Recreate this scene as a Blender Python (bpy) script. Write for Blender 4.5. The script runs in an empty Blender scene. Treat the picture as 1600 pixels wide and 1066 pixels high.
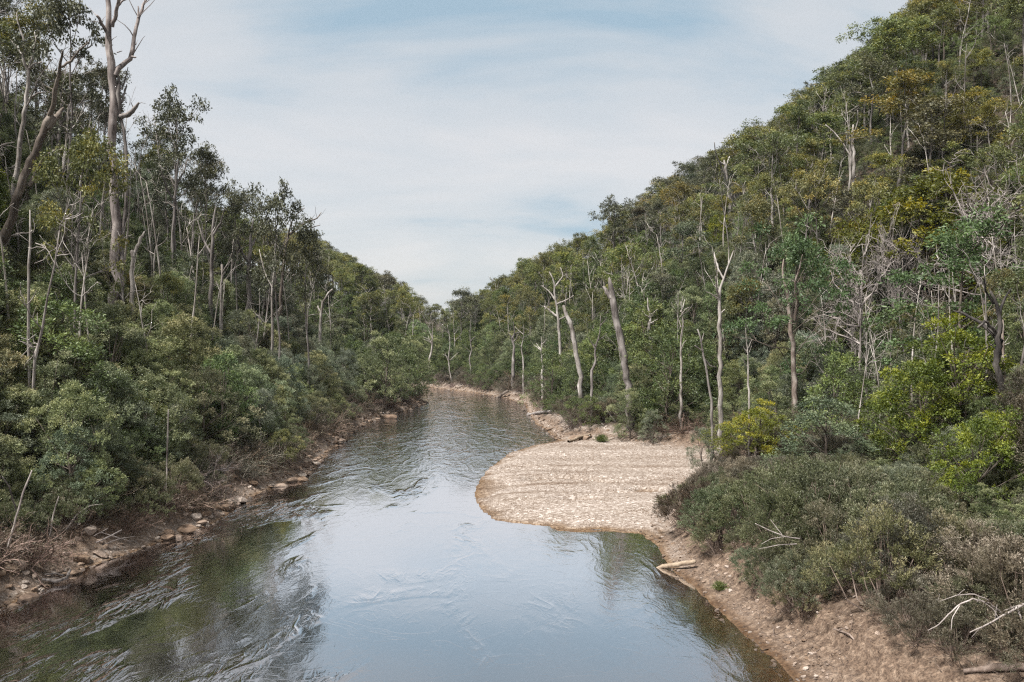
import bpy, math, random
import numpy as np
from mathutils import Vector

# ------------------------------------------------------------------ camera, sky, sun, exposure
S = bpy.context.scene
COL = S.collection
F = 1386.0          # focal length in photo pixels (1600 wide)
HZ = 505.0          # horizon row
CH = 14.0           # eye height above the river
cam = bpy.data.cameras.new('camera')
camo = bpy.data.objects.new('camera', cam)
COL.objects.link(camo)
cam.sensor_width = 36
cam.lens = F / 1600 * 36
cam.shift_y = -(533 - HZ) / 1600
camo.location = (0, 0, CH)
camo.rotation_euler = (math.radians(90), 0, 0)
cam.clip_start = .2
cam.clip_end = 5000
S.camera = camo

SUN_EL, SUN_AZ = 62.0, -128.0     # azimuth from +Y towards +X
W = bpy.data.worlds.new('World')
S.world = W
W.use_nodes = True
nt = W.node_tree
nt.nodes.clear()


def N(t, kind, x=0, **kw):
    n = t.nodes.new(kind)
    for k, v in kw.items():
        setattr(n, k, v)
    return n


def world():
    L = nt.links.new
    out = N(nt, 'ShaderNodeOutputWorld')
    sky = N(nt, 'ShaderNodeTexSky', sky_type='NISHITA', sun_disc=False)
    sky.sun_elevation = math.radians(SUN_EL)
    sky.sun_rotation = math.radians(SUN_AZ)
    sky.air_density = 1.0
    sky.dust_density = 1.0
    bg1 = N(nt, 'ShaderNodeBackground')
    bg1.inputs['Strength'].default_value = .055
    L(sky.outputs[0], bg1.inputs[0])
    tc = N(nt, 'ShaderNodeTexCoord')
    sep = N(nt, 'ShaderNodeSeparateXYZ')
    L(tc.outputs['Generated'], sep.inputs[0])
    zz = N(nt, 'ShaderNodeMath', operation='ADD')
    L(sep.outputs[2], zz.inputs[0])
    zz.inputs[1].default_value = .28
    zm = N(nt, 'ShaderNodeMath', operation='MAXIMUM')
    L(zz.outputs[0], zm.inputs[0])
    zm.inputs[1].default_value = .12
    dx = N(nt, 'ShaderNodeMath', operation='DIVIDE')
    dy = N(nt, 'ShaderNodeMath', operation='DIVIDE')
    L(sep.outputs[0], dx.inputs[0]); L(zm.outputs[0], dx.inputs[1])
    L(sep.outputs[1], dy.inputs[0]); L(zm.outputs[0], dy.inputs[1])
    cmb = N(nt, 'ShaderNodeCombineXYZ')
    L(dx.outputs[0], cmb.inputs[0]); L(dy.outputs[0], cmb.inputs[1])
    mp = N(nt, 'ShaderNodeMapping')
    mp.inputs['Scale'].default_value = (.75, 1.35, 1)
    mp.inputs['Location'].default_value = (1.1, .35, 0)
    mp.inputs['Rotation'].default_value = (0, 0, math.radians(-14))
    L(cmb.outputs[0], mp.inputs[0])
    no = N(nt, 'ShaderNodeTexNoise')
    no.inputs['Scale'].default_value = 1.5
    no.inputs['Detail'].default_value = 8
    no.inputs['Roughness'].default_value = .54
    no.inputs['Distortion'].default_value = .35
    L(mp.outputs[0], no.inputs['Vector'])
    cr = N(nt, 'ShaderNodeValToRGB')
    e = cr.color_ramp.elements
    e[0].position = .30; e[0].color = (.36, .49, .585, 1)
    e[1].position = .62; e[1].color = (.705, .70, .70, 1)
    m = e.new(.45); m.color = (.60, .635, .66, 1)
    L(no.outputs[0], cr.inputs[0])
    bg2 = N(nt, 'ShaderNodeBackground')
    bg2.inputs['Strength'].default_value = .48
    L(cr.outputs[0], bg2.inputs[0])
    mix = N(nt, 'ShaderNodeMixShader')
    mix.inputs[0].default_value = .86
    L(bg1.outputs[0], mix.inputs[1]); L(bg2.outputs[0], mix.inputs[2])
    L(mix.outputs[0], out.inputs[0])


world()
sd = bpy.data.lights.new('sun', 'SUN')
so = bpy.data.objects.new('sun', sd)
COL.objects.link(so)
sd.energy = 5.0
sd.angle = math.radians(9)
sd.color = (1, .97, .92)
_e, _a = math.radians(SUN_EL), math.radians(SUN_AZ)
so.rotation_euler = Vector((math.sin(_a) * math.cos(_e), math.cos(_a) * math.cos(_e), math.sin(_e))).to_track_quat('Z', 'Y').to_euler()
so.location = (0, 0, 200)
VS = S.view_settings
VS.view_transform = 'Standard'
VS.look = 'None'
VS.gamma = 1
VS.use_curve_mapping = False
VS.exposure = 1.22
S.render.engine = 'CYCLES'
S.cycles.max_bounces = 5
S.cycles.diffuse_bounces = 2
S.cycles.glossy_bounces = 2
S.cycles.transmission_bounces = 3
S.cycles.transparent_max_bounces = 10
S.cycles.volume_bounces = 0
S.cycles.use_denoising = False
S.cycles.filter_width = 1.25
S.cycles.sample_clamp_indirect = 3

rng = np.random.default_rng(7)
random.seed(7)

# ------------------------------------------------------------------ helpers


def smooth(t):
    t = np.clip(t, 0, 1)
    return t * t * (3 - 2 * t)


def vnoise(x, y, seed=0):
    """value noise in 2D"""
    x = np.asarray(x, float); y = np.asarray(y, float)
    xi = np.floor(x).astype(np.int64); yi = np.floor(y).astype(np.int64)
    fx = smooth(x - xi); fy = smooth(y - yi)

    def h(a, b):
        n = (a * 374761393 + b * 668265263 + seed * 1442695041) & 0xffffffff
        n = ((n ^ (n >> 13)) * 1274126177) & 0xffffffff
        return ((n ^ (n >> 16)) & 0xffff) / 65535.0
    return (h(xi, yi) * (1 - fx) + h(xi + 1, yi) * fx) * (1 - fy) + (h(xi, yi + 1) * (1 - fx) + h(xi + 1, yi + 1) * fx) * fy


def fbm(x, y, seed=0, oct=4):
    s = 0; a = .5; t = 0
    for k in range(oct):
        s = s + a * vnoise(x * 2 ** k + 17 * k, y * 2 ** k - 9 * k, seed + k)
        t += a; a *= .5
    return s / t - .5


def mesh_from(name, V, faces4=None, faces3=None, mats=(), tint=None, smooth_shade=False, matidx=None):
    V = np.asarray(V, np.float32)
    me = bpy.data.meshes.new(name)
    me.vertices.add(len(V))
    me.vertices.foreach_set('co', V.ravel())
    loops = []; starts = []; n = 0
    if faces4 is not None and len(faces4):
        q = np.asarray(faces4, np.int32)
        loops.append(q.ravel()); starts.append(np.arange(len(q), dtype=np.int32) * 4); n = q.size
    if faces3 is not None and len(faces3):
        t = np.asarray(faces3, np.int32)
        loops.append(t.ravel()); starts.append(n + np.arange(len(t), dtype=np.int32) * 3)
    lp = np.concatenate(loops); st = np.concatenate(starts)
    me.loops.add(len(lp))
    me.loops.foreach_set('vertex_index', lp)
    me.polygons.add(len(st))
    me.polygons.foreach_set('loop_start', st)
    if smooth_shade:
        me.polygons.foreach_set('use_smooth', np.ones(len(st), bool))
    else:
        me.polygons.foreach_set('use_smooth', np.zeros(len(st), bool))
    for m in mats:
        me.materials.append(m)
    if matidx is not None:
        me.polygons.foreach_set('material_index', np.asarray(matidx, np.int32))
    if tint is not None:
        at = me.attributes.new('tint', 'FLOAT', 'POINT')
        at.data.foreach_set('value', np.asarray(tint, np.float32))
    me.update(calc_edges=True)
    return me


def link(name, me, parent=None):
    o = bpy.data.objects.new(name, me)
    COL.objects.link(o)
    if parent is not None:
        o.parent = parent
    return o


def tag(o, label=None, cat=None, group=None, kind=None):
    if label: o['label'] = label
    if cat: o['category'] = cat
    if group: o['group'] = group
    if kind: o['kind'] = kind
    return o


def empty(name, loc, label, cat, group=None, rz=0, sc=1):
    o = bpy.data.objects.new(name, None)
    COL.objects.link(o)
    o.location = loc
    o.rotation_euler = (0, 0, rz)
    o.scale = (sc, sc, sc)
    o.empty_display_size = .3
    return tag(o, label, cat, group)


def norm(a):
    return a / np.maximum(np.linalg.norm(a, axis=-1, keepdims=True), 1e-9)


def tubes(polys, sides=6, cap=True):
    """polys: list of (points Nx3, radii N) -> verts, quads, tris"""
    VV, QQ, TT = [], [], []
    base = 0
    for P, R, *rest in polys:
        P = np.asarray(P, float); R = np.asarray(R, float)
        k = rest[0] if rest else sides
        n = len(P)
        T = np.gradient(P, axis=0); T = norm(T)
        up = np.array([0, 0, 1.0]) if abs(T[0][2]) < .9 else np.array([1.0, 0, 0])
        U = norm(np.cross(T, up)); Vv = np.cross(T, U)
        a = np.linspace(0, 2 * np.pi, k, endpoint=False)
        ring = (P[:, None, :] + R[:, None, None] * (np.cos(a)[None, :, None] * U[:, None, :] + np.sin(a)[None, :, None] * Vv[:, None, :]))
        VV.append(ring.reshape(-1, 3))
        i = np.arange(n - 1)[:, None] * k; j = np.arange(k)[None, :]; j2 = (j + 1) % k
        q = np.stack([i + j, i + j2, i + k + j2, i + k + j], -1).reshape(-1, 4) + base
        QQ.append(q)
        if cap:
            VV.append(P[-1:] + T[-1:] * R[-1] * .6)
            c = base + n * k
            TT.append(np.stack([base + (n - 1) * k + np.arange(k), base + (n - 1) * k + (np.arange(k) + 1) % k, np.full(k, c)], -1))
            base += 1
        base += n * k
    return np.concatenate(VV), np.concatenate(QQ), (np.concatenate(TT) if TT else None)


def wood_mesh(name, polys, mat, sides=6, twigs=None, smooth_shade=True):
    V, Q, T = tubes(polys, sides)
    return mesh_from(name, V, Q, T, [mat], smooth_shade=smooth_shade)


# ------------------------------------------------------------------ materials
def new_mat(name):
    m = bpy.data.materials.new(name)
    m.use_nodes = True
    m.node_tree.nodes.clear()
    return m, m.node_tree


def leaf_mat(name, c0, c1, c2, trans=.28, rough=.55, spec=.35, objcol=True):
    """c0..c2 colours along the per leaf tint"""
    m, t = new_mat(name)
    L = t.links.new
    out = N(t, 'ShaderNodeOutputMaterial')
    at = N(t, 'ShaderNodeAttribute', attribute_name='tint')
    cr = N(t, 'ShaderNodeValToRGB')
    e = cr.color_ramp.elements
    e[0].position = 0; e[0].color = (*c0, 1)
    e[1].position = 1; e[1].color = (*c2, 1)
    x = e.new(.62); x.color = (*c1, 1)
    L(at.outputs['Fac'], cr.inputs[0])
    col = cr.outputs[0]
    if objcol:
        oi = N(t, 'ShaderNodeObjectInfo')
        mx = N(t, 'ShaderNodeMix', data_type='RGBA', blend_type='MULTIPLY')
        mx.inputs[0].default_value = 1
        L(col, mx.inputs[6]); L(oi.outputs['Color'], mx.inputs[7])
        col = mx.outputs[2]
    p = N(t, 'ShaderNodeBsdfPrincipled')
    p.inputs['Roughness'].default_value = rough
    p.inputs['Specular IOR Level'].default_value = spec
    L(col, p.inputs['Base Color'])
    tr = N(t, 'ShaderNodeBsdfTranslucent')
    hs = N(t, 'ShaderNodeHueSaturation')
    hs.inputs['Hue'].default_value = .488
    hs.inputs['Saturation'].default_value = 1.15
    hs.inputs['Value'].default_value = 1.2
    L(col, hs.inputs['Color']); L(hs.outputs[0], tr.inputs[0])
    mi = N(t, 'ShaderNodeMixShader')
    mi.inputs[0].default_value = trans
    L(p.outputs[0], mi.inputs[1]); L(tr.outputs[0], mi.inputs[2])
    L(mi.outputs[0], out.inputs[0])
    return m


def bark_mat(name, ca, cb, cc, scale=1.0, zst=.12, rough=.85, bump=.4):
    m, t = new_mat(name)
    L = t.links.new
    out = N(t, 'ShaderNodeOutputMaterial')
    tc = N(t, 'ShaderNodeTexCoord')
    mp = N(t, 'ShaderNodeMapping')
    mp.inputs['Scale'].default_value = (scale, scale, scale * zst)
    L(tc.outputs['Object'], mp.inputs[0])
    n1 = N(t, 'ShaderNodeTexNoise')
    n1.inputs['Scale'].default_value = 5; n1.inputs['Detail'].default_value = 6; n1.inputs['Roughness'].default_value = .65
    L(mp.outputs[0], n1.inputs['Vector'])
    n2 = N(t, 'ShaderNodeTexNoise')
    n2.inputs['Scale'].default_value = .6; n2.inputs['Detail'].default_value = 3
    L(tc.outputs['Object'], n2.inputs['Vector'])
    ad = N(t, 'ShaderNodeMath', operation='ADD')
    L(n1.outputs[0], ad.inputs[0]); L(n2.outputs[0], ad.inputs[1])
    hf = N(t, 'ShaderNodeMath', operation='MULTIPLY'); hf.inputs[1].default_value = .5
    L(ad.outputs[0], hf.inputs[0])
    cr = N(t, 'ShaderNodeValToRGB')
    e = cr.color_ramp.elements
    e[0].position = .38; e[0].color = (*ca, 1)
    e[1].position = .62; e[1].color = (*cc, 1)
    x = e.new(.5); x.color = (*cb, 1)
    L(hf.outputs[0], cr.inputs[0])
    oi = N(t, 'ShaderNodeObjectInfo')
    mx = N(t, 'ShaderNodeMix', data_type='RGBA', blend_type='MULTIPLY')
    mx.inputs[0].default_value = 1
    L(cr.outputs[0], mx.inputs[6]); L(oi.outputs['Color'], mx.inputs[7])
    p = N(t, 'ShaderNodeBsdfPrincipled')
    p.inputs['Roughness'].default_value = rough
    p.inputs['Specular IOR Level'].default_value = .2
    L(mx.outputs[2], p.inputs['Base Color'])
    b = N(t, 'ShaderNodeBump')
    b.inputs['Strength'].default_value = bump
    b.inputs['Distance'].default_value = .05
    L(n1.outputs[0], b.inputs['Height']); L(b.outputs[0], p.inputs['Normal'])
    L(p.outputs[0], out.inputs[0])
    return m


M = {}
M['gum_leaf'] = leaf_mat('gum_leaf', (0.043, 0.053, 0.021), (0.124, 0.133, 0.046), (0.292, 0.243, 0.061))
M['gum_leaf_dark'] = leaf_mat('gum_leaf_dark', (0.036, 0.042, 0.025), (0.078, 0.082, 0.045), (0.13, 0.125, 0.06), trans=.18)
M['gum_leaf_bright'] = leaf_mat('gum_leaf_bright', (0.06, 0.085, 0.035), (0.135, 0.175, 0.06), (0.22, 0.25, 0.095))
M['under_leaf'] = leaf_mat('under_leaf', (0.038, 0.050, 0.023), (0.138, 0.160, 0.074), (0.290, 0.297, 0.155))
M['under_leaf_grey'] = leaf_mat('under_leaf_grey', (0.039, 0.051, 0.034), (0.124, 0.139, 0.087), (0.244, 0.253, 0.173), trans=.2)
M['dark_leaf'] = leaf_mat('dark_leaf', (0.029, 0.042, 0.018), (0.073, 0.097, 0.033), (0.149, 0.171, 0.055), trans=.2)
M['wattle_leaf'] = leaf_mat('wattle_leaf', (0.046, 0.060, 0.011), (0.127, 0.142, 0.021), (0.254, 0.235, 0.029))
M['tea_leaf'] = leaf_mat('tea_leaf', (0.032, 0.027, 0.017), (0.096, 0.083, 0.053), (0.177, 0.155, 0.114), trans=.2)
M['tea_leaf_green'] = leaf_mat('tea_leaf_green', (0.030, 0.036, 0.016), (0.098, 0.104, 0.051), (0.172, 0.165, 0.102), trans=.2)
M['tussock_leaf'] = leaf_mat('tussock_leaf', (0.048, 0.064, 0.018), (0.088, 0.112, 0.032), (0.144, 0.160, 0.063))
M['bark_grey'] = bark_mat('bark_grey', (.05, .042, .038), (.135, .118, .11), (.25, .228, .212))
M['bark_pale'] = bark_mat('bark_pale', (.08, .066, .055), (.215, .192, .174), (.40, .37, .345), zst=.2)
M['bark_brown'] = bark_mat('bark_brown', (.035, .027, .022), (.10, .08, .066), (.19, .16, .135))
M['bark_burnt'] = bark_mat('bark_burnt', (.012, .011, .011), (.035, .03, .028), (.09, .08, .07))
M['bark_orange'] = bark_mat('bark_orange', (.07, .05, .04), (.18, .142, .12), (.35, .31, .275), zst=.3)
M['twig_brown'] = bark_mat('twig_brown', (.05, .036, .028), (.115, .085, .068), (.21, .165, .14))
M['twig_grey'] = bark_mat('twig_grey', (.12, .10, .095), (.23, .20, .185), (.36, .32, .30))
M['log_tan'] = bark_mat('log_tan', (.10, .072, .05), (.185, .14, .10), (.27, .215, .16), zst=1)

# ------------------------------------------------------------------ the river and the land


def up(px, py):
    d = CH * F / (py - HZ)
    return ((px - 800) / F * d, d)


LEFT_BANK = [up(*p) for p in [(668, 629), (640, 641), (600, 651), (562, 667), (545, 682), (520, 701), (505, 718), (490, 737), (468, 748), (430, 760), (390, 777),
                              (372, 790), (352, 806), (330, 819), (300, 829), (262, 842), (222, 858), (180, 872), (130, 888), (96, 905), (60, 925), (28, 938), (0, 952)]]
LEFT_BANK = [(-260, 196), (-180, 188), (-110, 180), (-60, 172), (-32, 168), (-19, 163)] + LEFT_BANK + [(-26.5, 36), (-28, 20), (-30, -70)]
RIGHT_WATER = [(26, -70), (16, 20), up(1262, 1085), up(1250, 1066), up(1205, 1025), up(1160, 985), up(1115, 945), up(1085, 915), up(1062, 900), up(1035, 870), up(1030, 852), up(1000, 833),
               up(950, 830), up(905, 832), up(868, 829), up(864, 822), up(820, 818), up(775, 812), up(752, 795), up(741, 770), up(752, 750), up(768, 730), up(800, 708), up(832, 697),
               up(872, 689), up(855, 672), up(838, 662), up(826, 645), up(822, 632), up(790, 622), up(745, 614), up(700, 609), up(674, 606)]
RIGHT_WATER += [(-24, 196), (-40, 202), (-80, 212), (-160, 222), (-260, 230)]
RIVER = np.array(LEFT_BANK + RIGHT_WATER)
BAR = np.array([up(1000, 833), up(950, 830), up(905, 832), up(868, 829), up(864, 822), up(820, 818), up(775, 812), up(752, 795), up(741, 770), up(752, 750), up(768, 730), up(800, 708),
                up(832, 697), up(872, 689), up(905, 688), up(990, 697), up(1060, 707), up(1135, 712), up(1110, 740), up(1060, 770), up(1045, 795), up(1030, 815)])
RIVBAR = np.array(LEFT_BANK + [(26, -70), (16, 20)] + [up(1262, 1085), up(1250, 1066), up(1205, 1025), up(1160, 985), up(1115, 945), up(1085, 915), up(1062, 900), up(1035, 870), up(1030, 852), up(1030, 815),
                  up(1045, 795), up(1060, 770), up(1110, 740), up(1135, 712), up(1060, 707), up(990, 697), up(905, 688), up(872, 687), up(855, 672), up(838, 662), up(826, 645), up(822, 632), up(790, 622), up(745, 614), up(700, 609), up(674, 606)]
                  + [(-24, 196), (-40, 202), (-80, 212), (-160, 222), (-260, 230)])


def seg_dist(x, y, P, closed=True):
    P = np.asarray(P)
    A = P if closed else P[:-1]
    B = np.roll(P, -1, 0) if closed else P[1:]
    d = np.full(x.shape, 1e9)
    for a, b in zip(A, B):
        ab = b - a
        t = np.clip(((x - a[0]) * ab[0] + (y - a[1]) * ab[1]) / max(ab @ ab, 1e-9), 0, 1)
        d = np.minimum(d, np.hypot(x - a[0] - t * ab[0], y - a[1] - t * ab[1]))
    return d


def inside(x, y, P):
    c = np.zeros(x.shape, bool)
    n = len(P)
    for i in range(n):
        x1, y1 = P[i]; x2, y2 = P[(i + 1) % n]
        if y1 == y2:
            continue
        m = ((y1 > y) != (y2 > y)) & (x < (x2 - x1) * (y - y1) / (y2 - y1) + x1)
        c ^= m
    return c


# skyline of the bare ground seen from the bridge: (photo x, photo y of the crowns)
SKY_L = np.array([(-200, -260), (0, -60), (60, 0), (130, 75), (200, 140), (270, 200), (340, 270), (400, 330), (470, 385), (530, 428), (580, 478), (620, 520), (665, 585), (720, 640), (1800, 640)], float)
SKY_R = np.array([(-200, 330), (300, 340), (480, 375), (530, 402), (570, 425), (600, 440), (640, 466), (672, 483), (705, 478), (740, 468), (790, 440), (840, 410), (900, 385), (940, 370), (1000, 318), (1100, 250), (1160, 235), (1250, 165), (1340, 95), (1440, 8), (1600, -110), (2000, -300)], float)
CL = np.array(LEFT_BANK); CR = np.array(RIGHT_WATER)


def softmin(a, b, k):
    h = np.clip(.5 + .5 * (b - a) / k, 0, 1)
    return b * (1 - h) + a * h - k * h * (1 - h)


def fields(x, y):
    x = np.asarray(x, float); y = np.asarray(y, float)
    dl = seg_dist(x, y, CL, False)
    dr = seg_dist(x, y, CR, False)
    inr = inside(x, y, RIVER)
    dw = np.where(inr, -1, 1) * np.minimum(dl, dr)
    inb = inside(x, y, RIVBAR)
    db = np.where(inb, -1, 1) * seg_dist(x, y, RIVBAR)
    left = dl < dr
    return dw, db, left, dl, dr


def height(x, y, full=False):
    x = np.asarray(x, float); y = np.asarray(y, float)
    dw, db, left, dl, dr = fields(x, y)
    n1 = fbm(x / 26, y / 26, 3); n2 = fbm(x / 5, y / 5, 11); n3 = fbm(x / 1.1, y / 1.1, 21, 3)
    # left: low rocky bank, then steep
    wob = 1 + .8 * fbm(x / 7, y / 7, 5)
    dL = np.maximum(dw, 0)
    zl = 1.5 * wob * smooth(dL / 3.2) + .16 * dL
    d0 = 7.0
    zl = zl + .88 * np.where(dL > d0, np.sqrt((dL - d0) ** 2 + 9) - 3, 0) * (1 + .22 * n1)
    # right: gravel bar, bench, hill
    dR = np.maximum(db, 0)
    nearf = smooth((130 - y) / 40)
    bench = 6 + 9 * nearf
    far = 1 - nearf
    zr = (1.25 - .45 * far) * wob * smooth(dR / (4.5 - 2 * far)) + (.10 + .06 * far) * dR
    zr = zr + (.98 - .1 * far) * np.where(dR > bench, np.sqrt((dR - bench) ** 2 + 25) - 5, 0) * (1 + .22 * n1)
    bar = .42 * smooth((dw + 1.2) / 7) + .10 * n2 + .13
    inbar = smooth((-db) / 1.0) * (dw > 0) * (db < 0)
    # small channel across the bar
    ch = np.abs(y - (77 + .10 * (x - 2) + 1.2 * np.sin(x * .5)))
    cm = np.exp(-(ch / .8) ** 2) * smooth((x - .2) / 2) * smooth((13.5 - x) / 2)
    bar = bar * (1 - cm) - .10 * cm
    pool = np.exp(-(((x - 11.0) / 1.3) ** 2 + ((y - 72.9) / 1.1) ** 2)) + np.exp(-(((x - 5.2) / 1.6) ** 2 + ((y - 68.8) / .8) ** 2)) + .7 * np.exp(-(((x - 8.3) / 1.5) ** 2 + ((y - 71.3) / .5) ** 2))
    bar = bar + .06 * np.sin(x * .12 + y * .75 + 5 * n2 + 4 * n1) * smooth(dw / 3)
    bar = bar - .60 * pool
    base = .47 * smooth(dw / 7)
    zr = zr + .4 * smooth((dR - 1.5 - 1.2 * vnoise(x / 1.3, y / 1.3, 9)) / .4) * smooth((50 - y) / 6)
    zr = zr + base * (dw > 0) + np.where(db >= 0, 0, 0)
    zr = np.where(inb_ := (db < 0) & (dw > 0), bar * smooth((dw + .1) / 2.2) + (.12 * n2 + .10 * n3 + .02) * np.exp(-(dw / 1.3) ** 2), zr)
    z = np.where(left, zl, zr)
    # ridges
    a = np.clip(x / np.maximum(y, 1), -.70, .60)
    T = 12.5
    skl = (HZ - np.interp(a * F + 800, SKY_L[:, 0], SKY_L[:, 1])) / F
    skr = (HZ - np.interp(a * F + 800, SKY_R[:, 0], SKY_R[:, 1])) / F
    de = np.maximum(y, np.abs(x) / .62)
    Rl = 135 + 15 * n1
    Rr = np.interp(a * F + 800, [0, 500, 640, 700, 800, 1100, 1600], [330, 330, 320, 262, 265, 240, 250])
    cl = skl * np.minimum(de, Rl) + CH - 15 - .35 * np.maximum(de - Rl, 0)
    crr = skr * np.minimum(de, Rr) + CH - 14.5 - .35 * np.maximum(de - Rr, 0)
    cap = np.where(left, cl, crr)
    cap = np.maximum(cap, 1.2 + .03 * np.maximum(dw, 0))
    cap = np.where(y < 25, 80, cap)
    z2 = softmin(z, cap, 5.0)
    z2 = np.where((db < 5) , z, np.where(db < 14, z + (z2 - z) * smooth((db - 5) / 9), z2))
    hill = smooth((np.abs(db) - 6) / 20)
    z2 = z2 + 1.6 * n2 * hill + n3 * .22 * smooth(dw / 1.0) * np.where((db < 0), .25, 1)
    # river bed
    bed_r = -.11 * dr - 1.0 * smooth((dr - 4) / 5)
    bed_l = -.35 * dl - .8 * smooth(dl / 3)
    bed = np.maximum(np.maximum(bed_l, bed_r), -2.6)
    bed = np.where(dl < dr, bed_l, bed_r)
    bed = np.maximum(bed, -2.6) + .06 * n3
    z = np.where(dw < 0, bed, np.where((db < 0) & (dw > .4), z2, np.maximum(z2, .0) + .02))
    z = np.where((dw > 0) & (db < 0), np.where(pool > .5, z - .12, z), z)
    z = np.where((dw > .25) & (db < 0) & (x < 1.5), np.maximum(z, .03 + .04 * np.minimum(dw, 2)), z)
    if full:
        return z, dw, db, left
    return z


def H1(x, y):
    return float(height(np.array([x]), np.array([y]))[0])


def axis(parts):
    out = []
    for a, b, s in parts:
        out.append(np.arange(a, b, s))
    return np.concatenate(out)


gx = axis([(-420, -150, 9), (-150, -60, 3), (-60, -34, 1.2), (-34, -8, .45), (-8, 26, .32), (26, 34, .45), (34, 60, 1.2), (60, 180, 3), (180, 440, 9)])
gy = axis([(-90, 20, 6), (20, 36, 1), (36, 57, .4), (57, 108, .28), (108, 112, .45), (112, 200, 1), (200, 340, 3), (340, 760, 12)])
GX, GY = np.meshgrid(gx, gy)
GZ, GDW, GDB, GLEFT = height(GX.ravel(), GY.ravel(), True)
nx, ny = len(gx), len(gy)
GV = np.stack([GX.ravel(), GY.ravel(), GZ], -1)
i = np.arange(nx - 1)[None, :]; j = np.arange(ny - 1)[:, None]
q = np.stack([j * nx + i, j * nx + i + 1, (j + 1) * nx + i + 1, (j + 1) * nx + i], -1).reshape(-1, 4)


def ground_mat():
    m, t = new_mat('river_valley_ground')
    L = t.links.new
    out = N(t, 'ShaderNodeOutputMaterial')
    geo = N(t, 'ShaderNodeNewGeometry')
    at = N(t, 'ShaderNodeAttribute', attribute_name='tint')      # 0 litter, 1 gravel, 2 bank earth
    def noise(s, d=5, r=.6):
        n = N(t, 'ShaderNodeTexNoise')
        n.inputs['Scale'].default_value = s; n.inputs['Detail'].default_value = d; n.inputs['Roughness'].default_value = r
        L(geo.outputs['Position'], n.inputs['Vector'])
        return n
    def ramp(src, *st):
        c = N(t, 'ShaderNodeValToRGB')
        e = c.color_ramp.elements
        e[0].position = st[0][0]; e[0].color = (*st[0][1], 1)
        e[1].position = st[-1][0]; e[1].color = (*st[-1][1], 1)
        for p, cc in st[1:-1]:
            x = e.new(p); x.color = (*cc, 1)
        L(src, c.inputs[0])
        return c
    n_f = noise(3.2, 9)
    mpc = N(t, 'ShaderNodeMapping'); mpc.inputs['Scale'].default_value = (.10, .8, 1); mpc.inputs['Rotation'].default_value = (0, 0, .12)
    L(geo.outputs['Position'], mpc.inputs[0])
    n_c = N(t, 'ShaderNodeTexNoise'); n_c.inputs['Scale'].default_value = .8; n_c.inputs['Detail'].default_value = 6
    L(mpc.outputs[0], n_c.inputs['Vector'])
    vo = N(t, 'ShaderNodeTexVoronoi')
    vo.inputs['Scale'].default_value = 6.5
    L(geo.outputs['Position'], vo.inputs['Vector'])
    sepc = N(t, 'ShaderNodeSeparateColor'); L(vo.outputs['Color'], sepc.inputs[0])
    litter = ramp(n_f.outputs[0], (.3, (.02, .015, .01)), (.5, (.045, .034, .024)), (.7, (.085, .064, .045)))
    gravel = ramp(sepc.outputs[0], (.0, (.13, .10, .08)), (.45, (.205, .168, .142)), (.8, (.27, .232, .205)), (1, (.40, .36, .33)))
    gpatch = ramp(n_c.outputs[0], (.30, (.58, .51, .45)), (.44, (.90, .88, .85)), (.7, (1.08, 1.08, 1.08)))
    gm = N(t, 'ShaderNodeMix', data_type='RGBA', blend_type='MULTIPLY'); gm.inputs[0].default_value = 1
    L(gravel.outputs[0], gm.inputs[6]); L(gpatch.outputs[0], gm.inputs[7])
    earth = ramp(n_f.outputs[0], (.28, (.05, .033, .024)), (.5, (.11, .077, .055)), (.72, (.21, .158, .118)))
    n_h = noise(11, 7, .75)
    fl = ramp(n_h.outputs[0], (.36, (.35, .30, .27)), (.5, (.95, .95, .95)), (.66, (1.5, 1.45, 1.4)))
    em = N(t, 'ShaderNodeMix', data_type='RGBA', blend_type='MULTIPLY'); em.inputs[0].default_value = 1
    L(earth.outputs[0], em.inputs[6]); L(fl.outputs[0], em.inputs[7])
    m1 = N(t, 'ShaderNodeMix', data_type='RGBA')
    cl1 = N(t, 'ShaderNodeMath', operation='MINIMUM'); cl1.inputs[1].default_value = 1
    L(at.outputs['Fac'], cl1.inputs[0]); L(cl1.outputs[0], m1.inputs[0])
    L(litter.outputs[0], m1.inputs[6]); L(gm.outputs[2], m1.inputs[7])
    sb = N(t, 'ShaderNodeMath', operation='SUBTRACT', use_clamp=True); sb.inputs[1].default_value = 1
    L(at.outputs['Fac'], sb.inputs[0])
    m2 = N(t, 'ShaderNodeMix', data_type='RGBA')
    L(sb.outputs[0], m2.inputs[0]); L(m1.outputs[2], m2.inputs[6]); L(em.outputs[2], m2.inputs[7])
    # bed under water: tannin stained stones
    wet = N(t, 'ShaderNodeAttribute', attribute_name='wet')
    m3 = N(t, 'ShaderNodeMix', data_type='RGBA', blend_type='MULTIPLY')
    m3.inputs[7].default_value = (.52, .39, .25, 1)
    L(wet.outputs['Fac'], m3.inputs[0]); L(m2.outputs[2], m3.inputs[6])
    p = N(t, 'ShaderNodeBsdfPrincipled')
    p.inputs['Roughness'].default_value = .9
    p.inputs['Specular IOR Level'].default_value = .2
    L(m3.outputs[2], p.inputs['Base Color'])
    b = N(t, 'ShaderNodeBump'); b.inputs['Strength'].default_value = .7; b.inputs['Distance'].default_value = .08
    ad = N(t, 'ShaderNodeMath', operation='ADD'); L(vo.outputs['Distance'], ad.inputs[0]); L(n_f.outputs[0], ad.inputs[1])
    n_g = noise(17, 6, .7)
    ad2 = N(t, 'ShaderNodeMath', operation='ADD'); L(ad.outputs[0], ad2.inputs[0]); L(n_g.outputs[0], ad2.inputs[1])
    L(ad2.outputs[0], b.inputs['Height']); L(b.outputs[0], p.inputs['Normal'])
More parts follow.
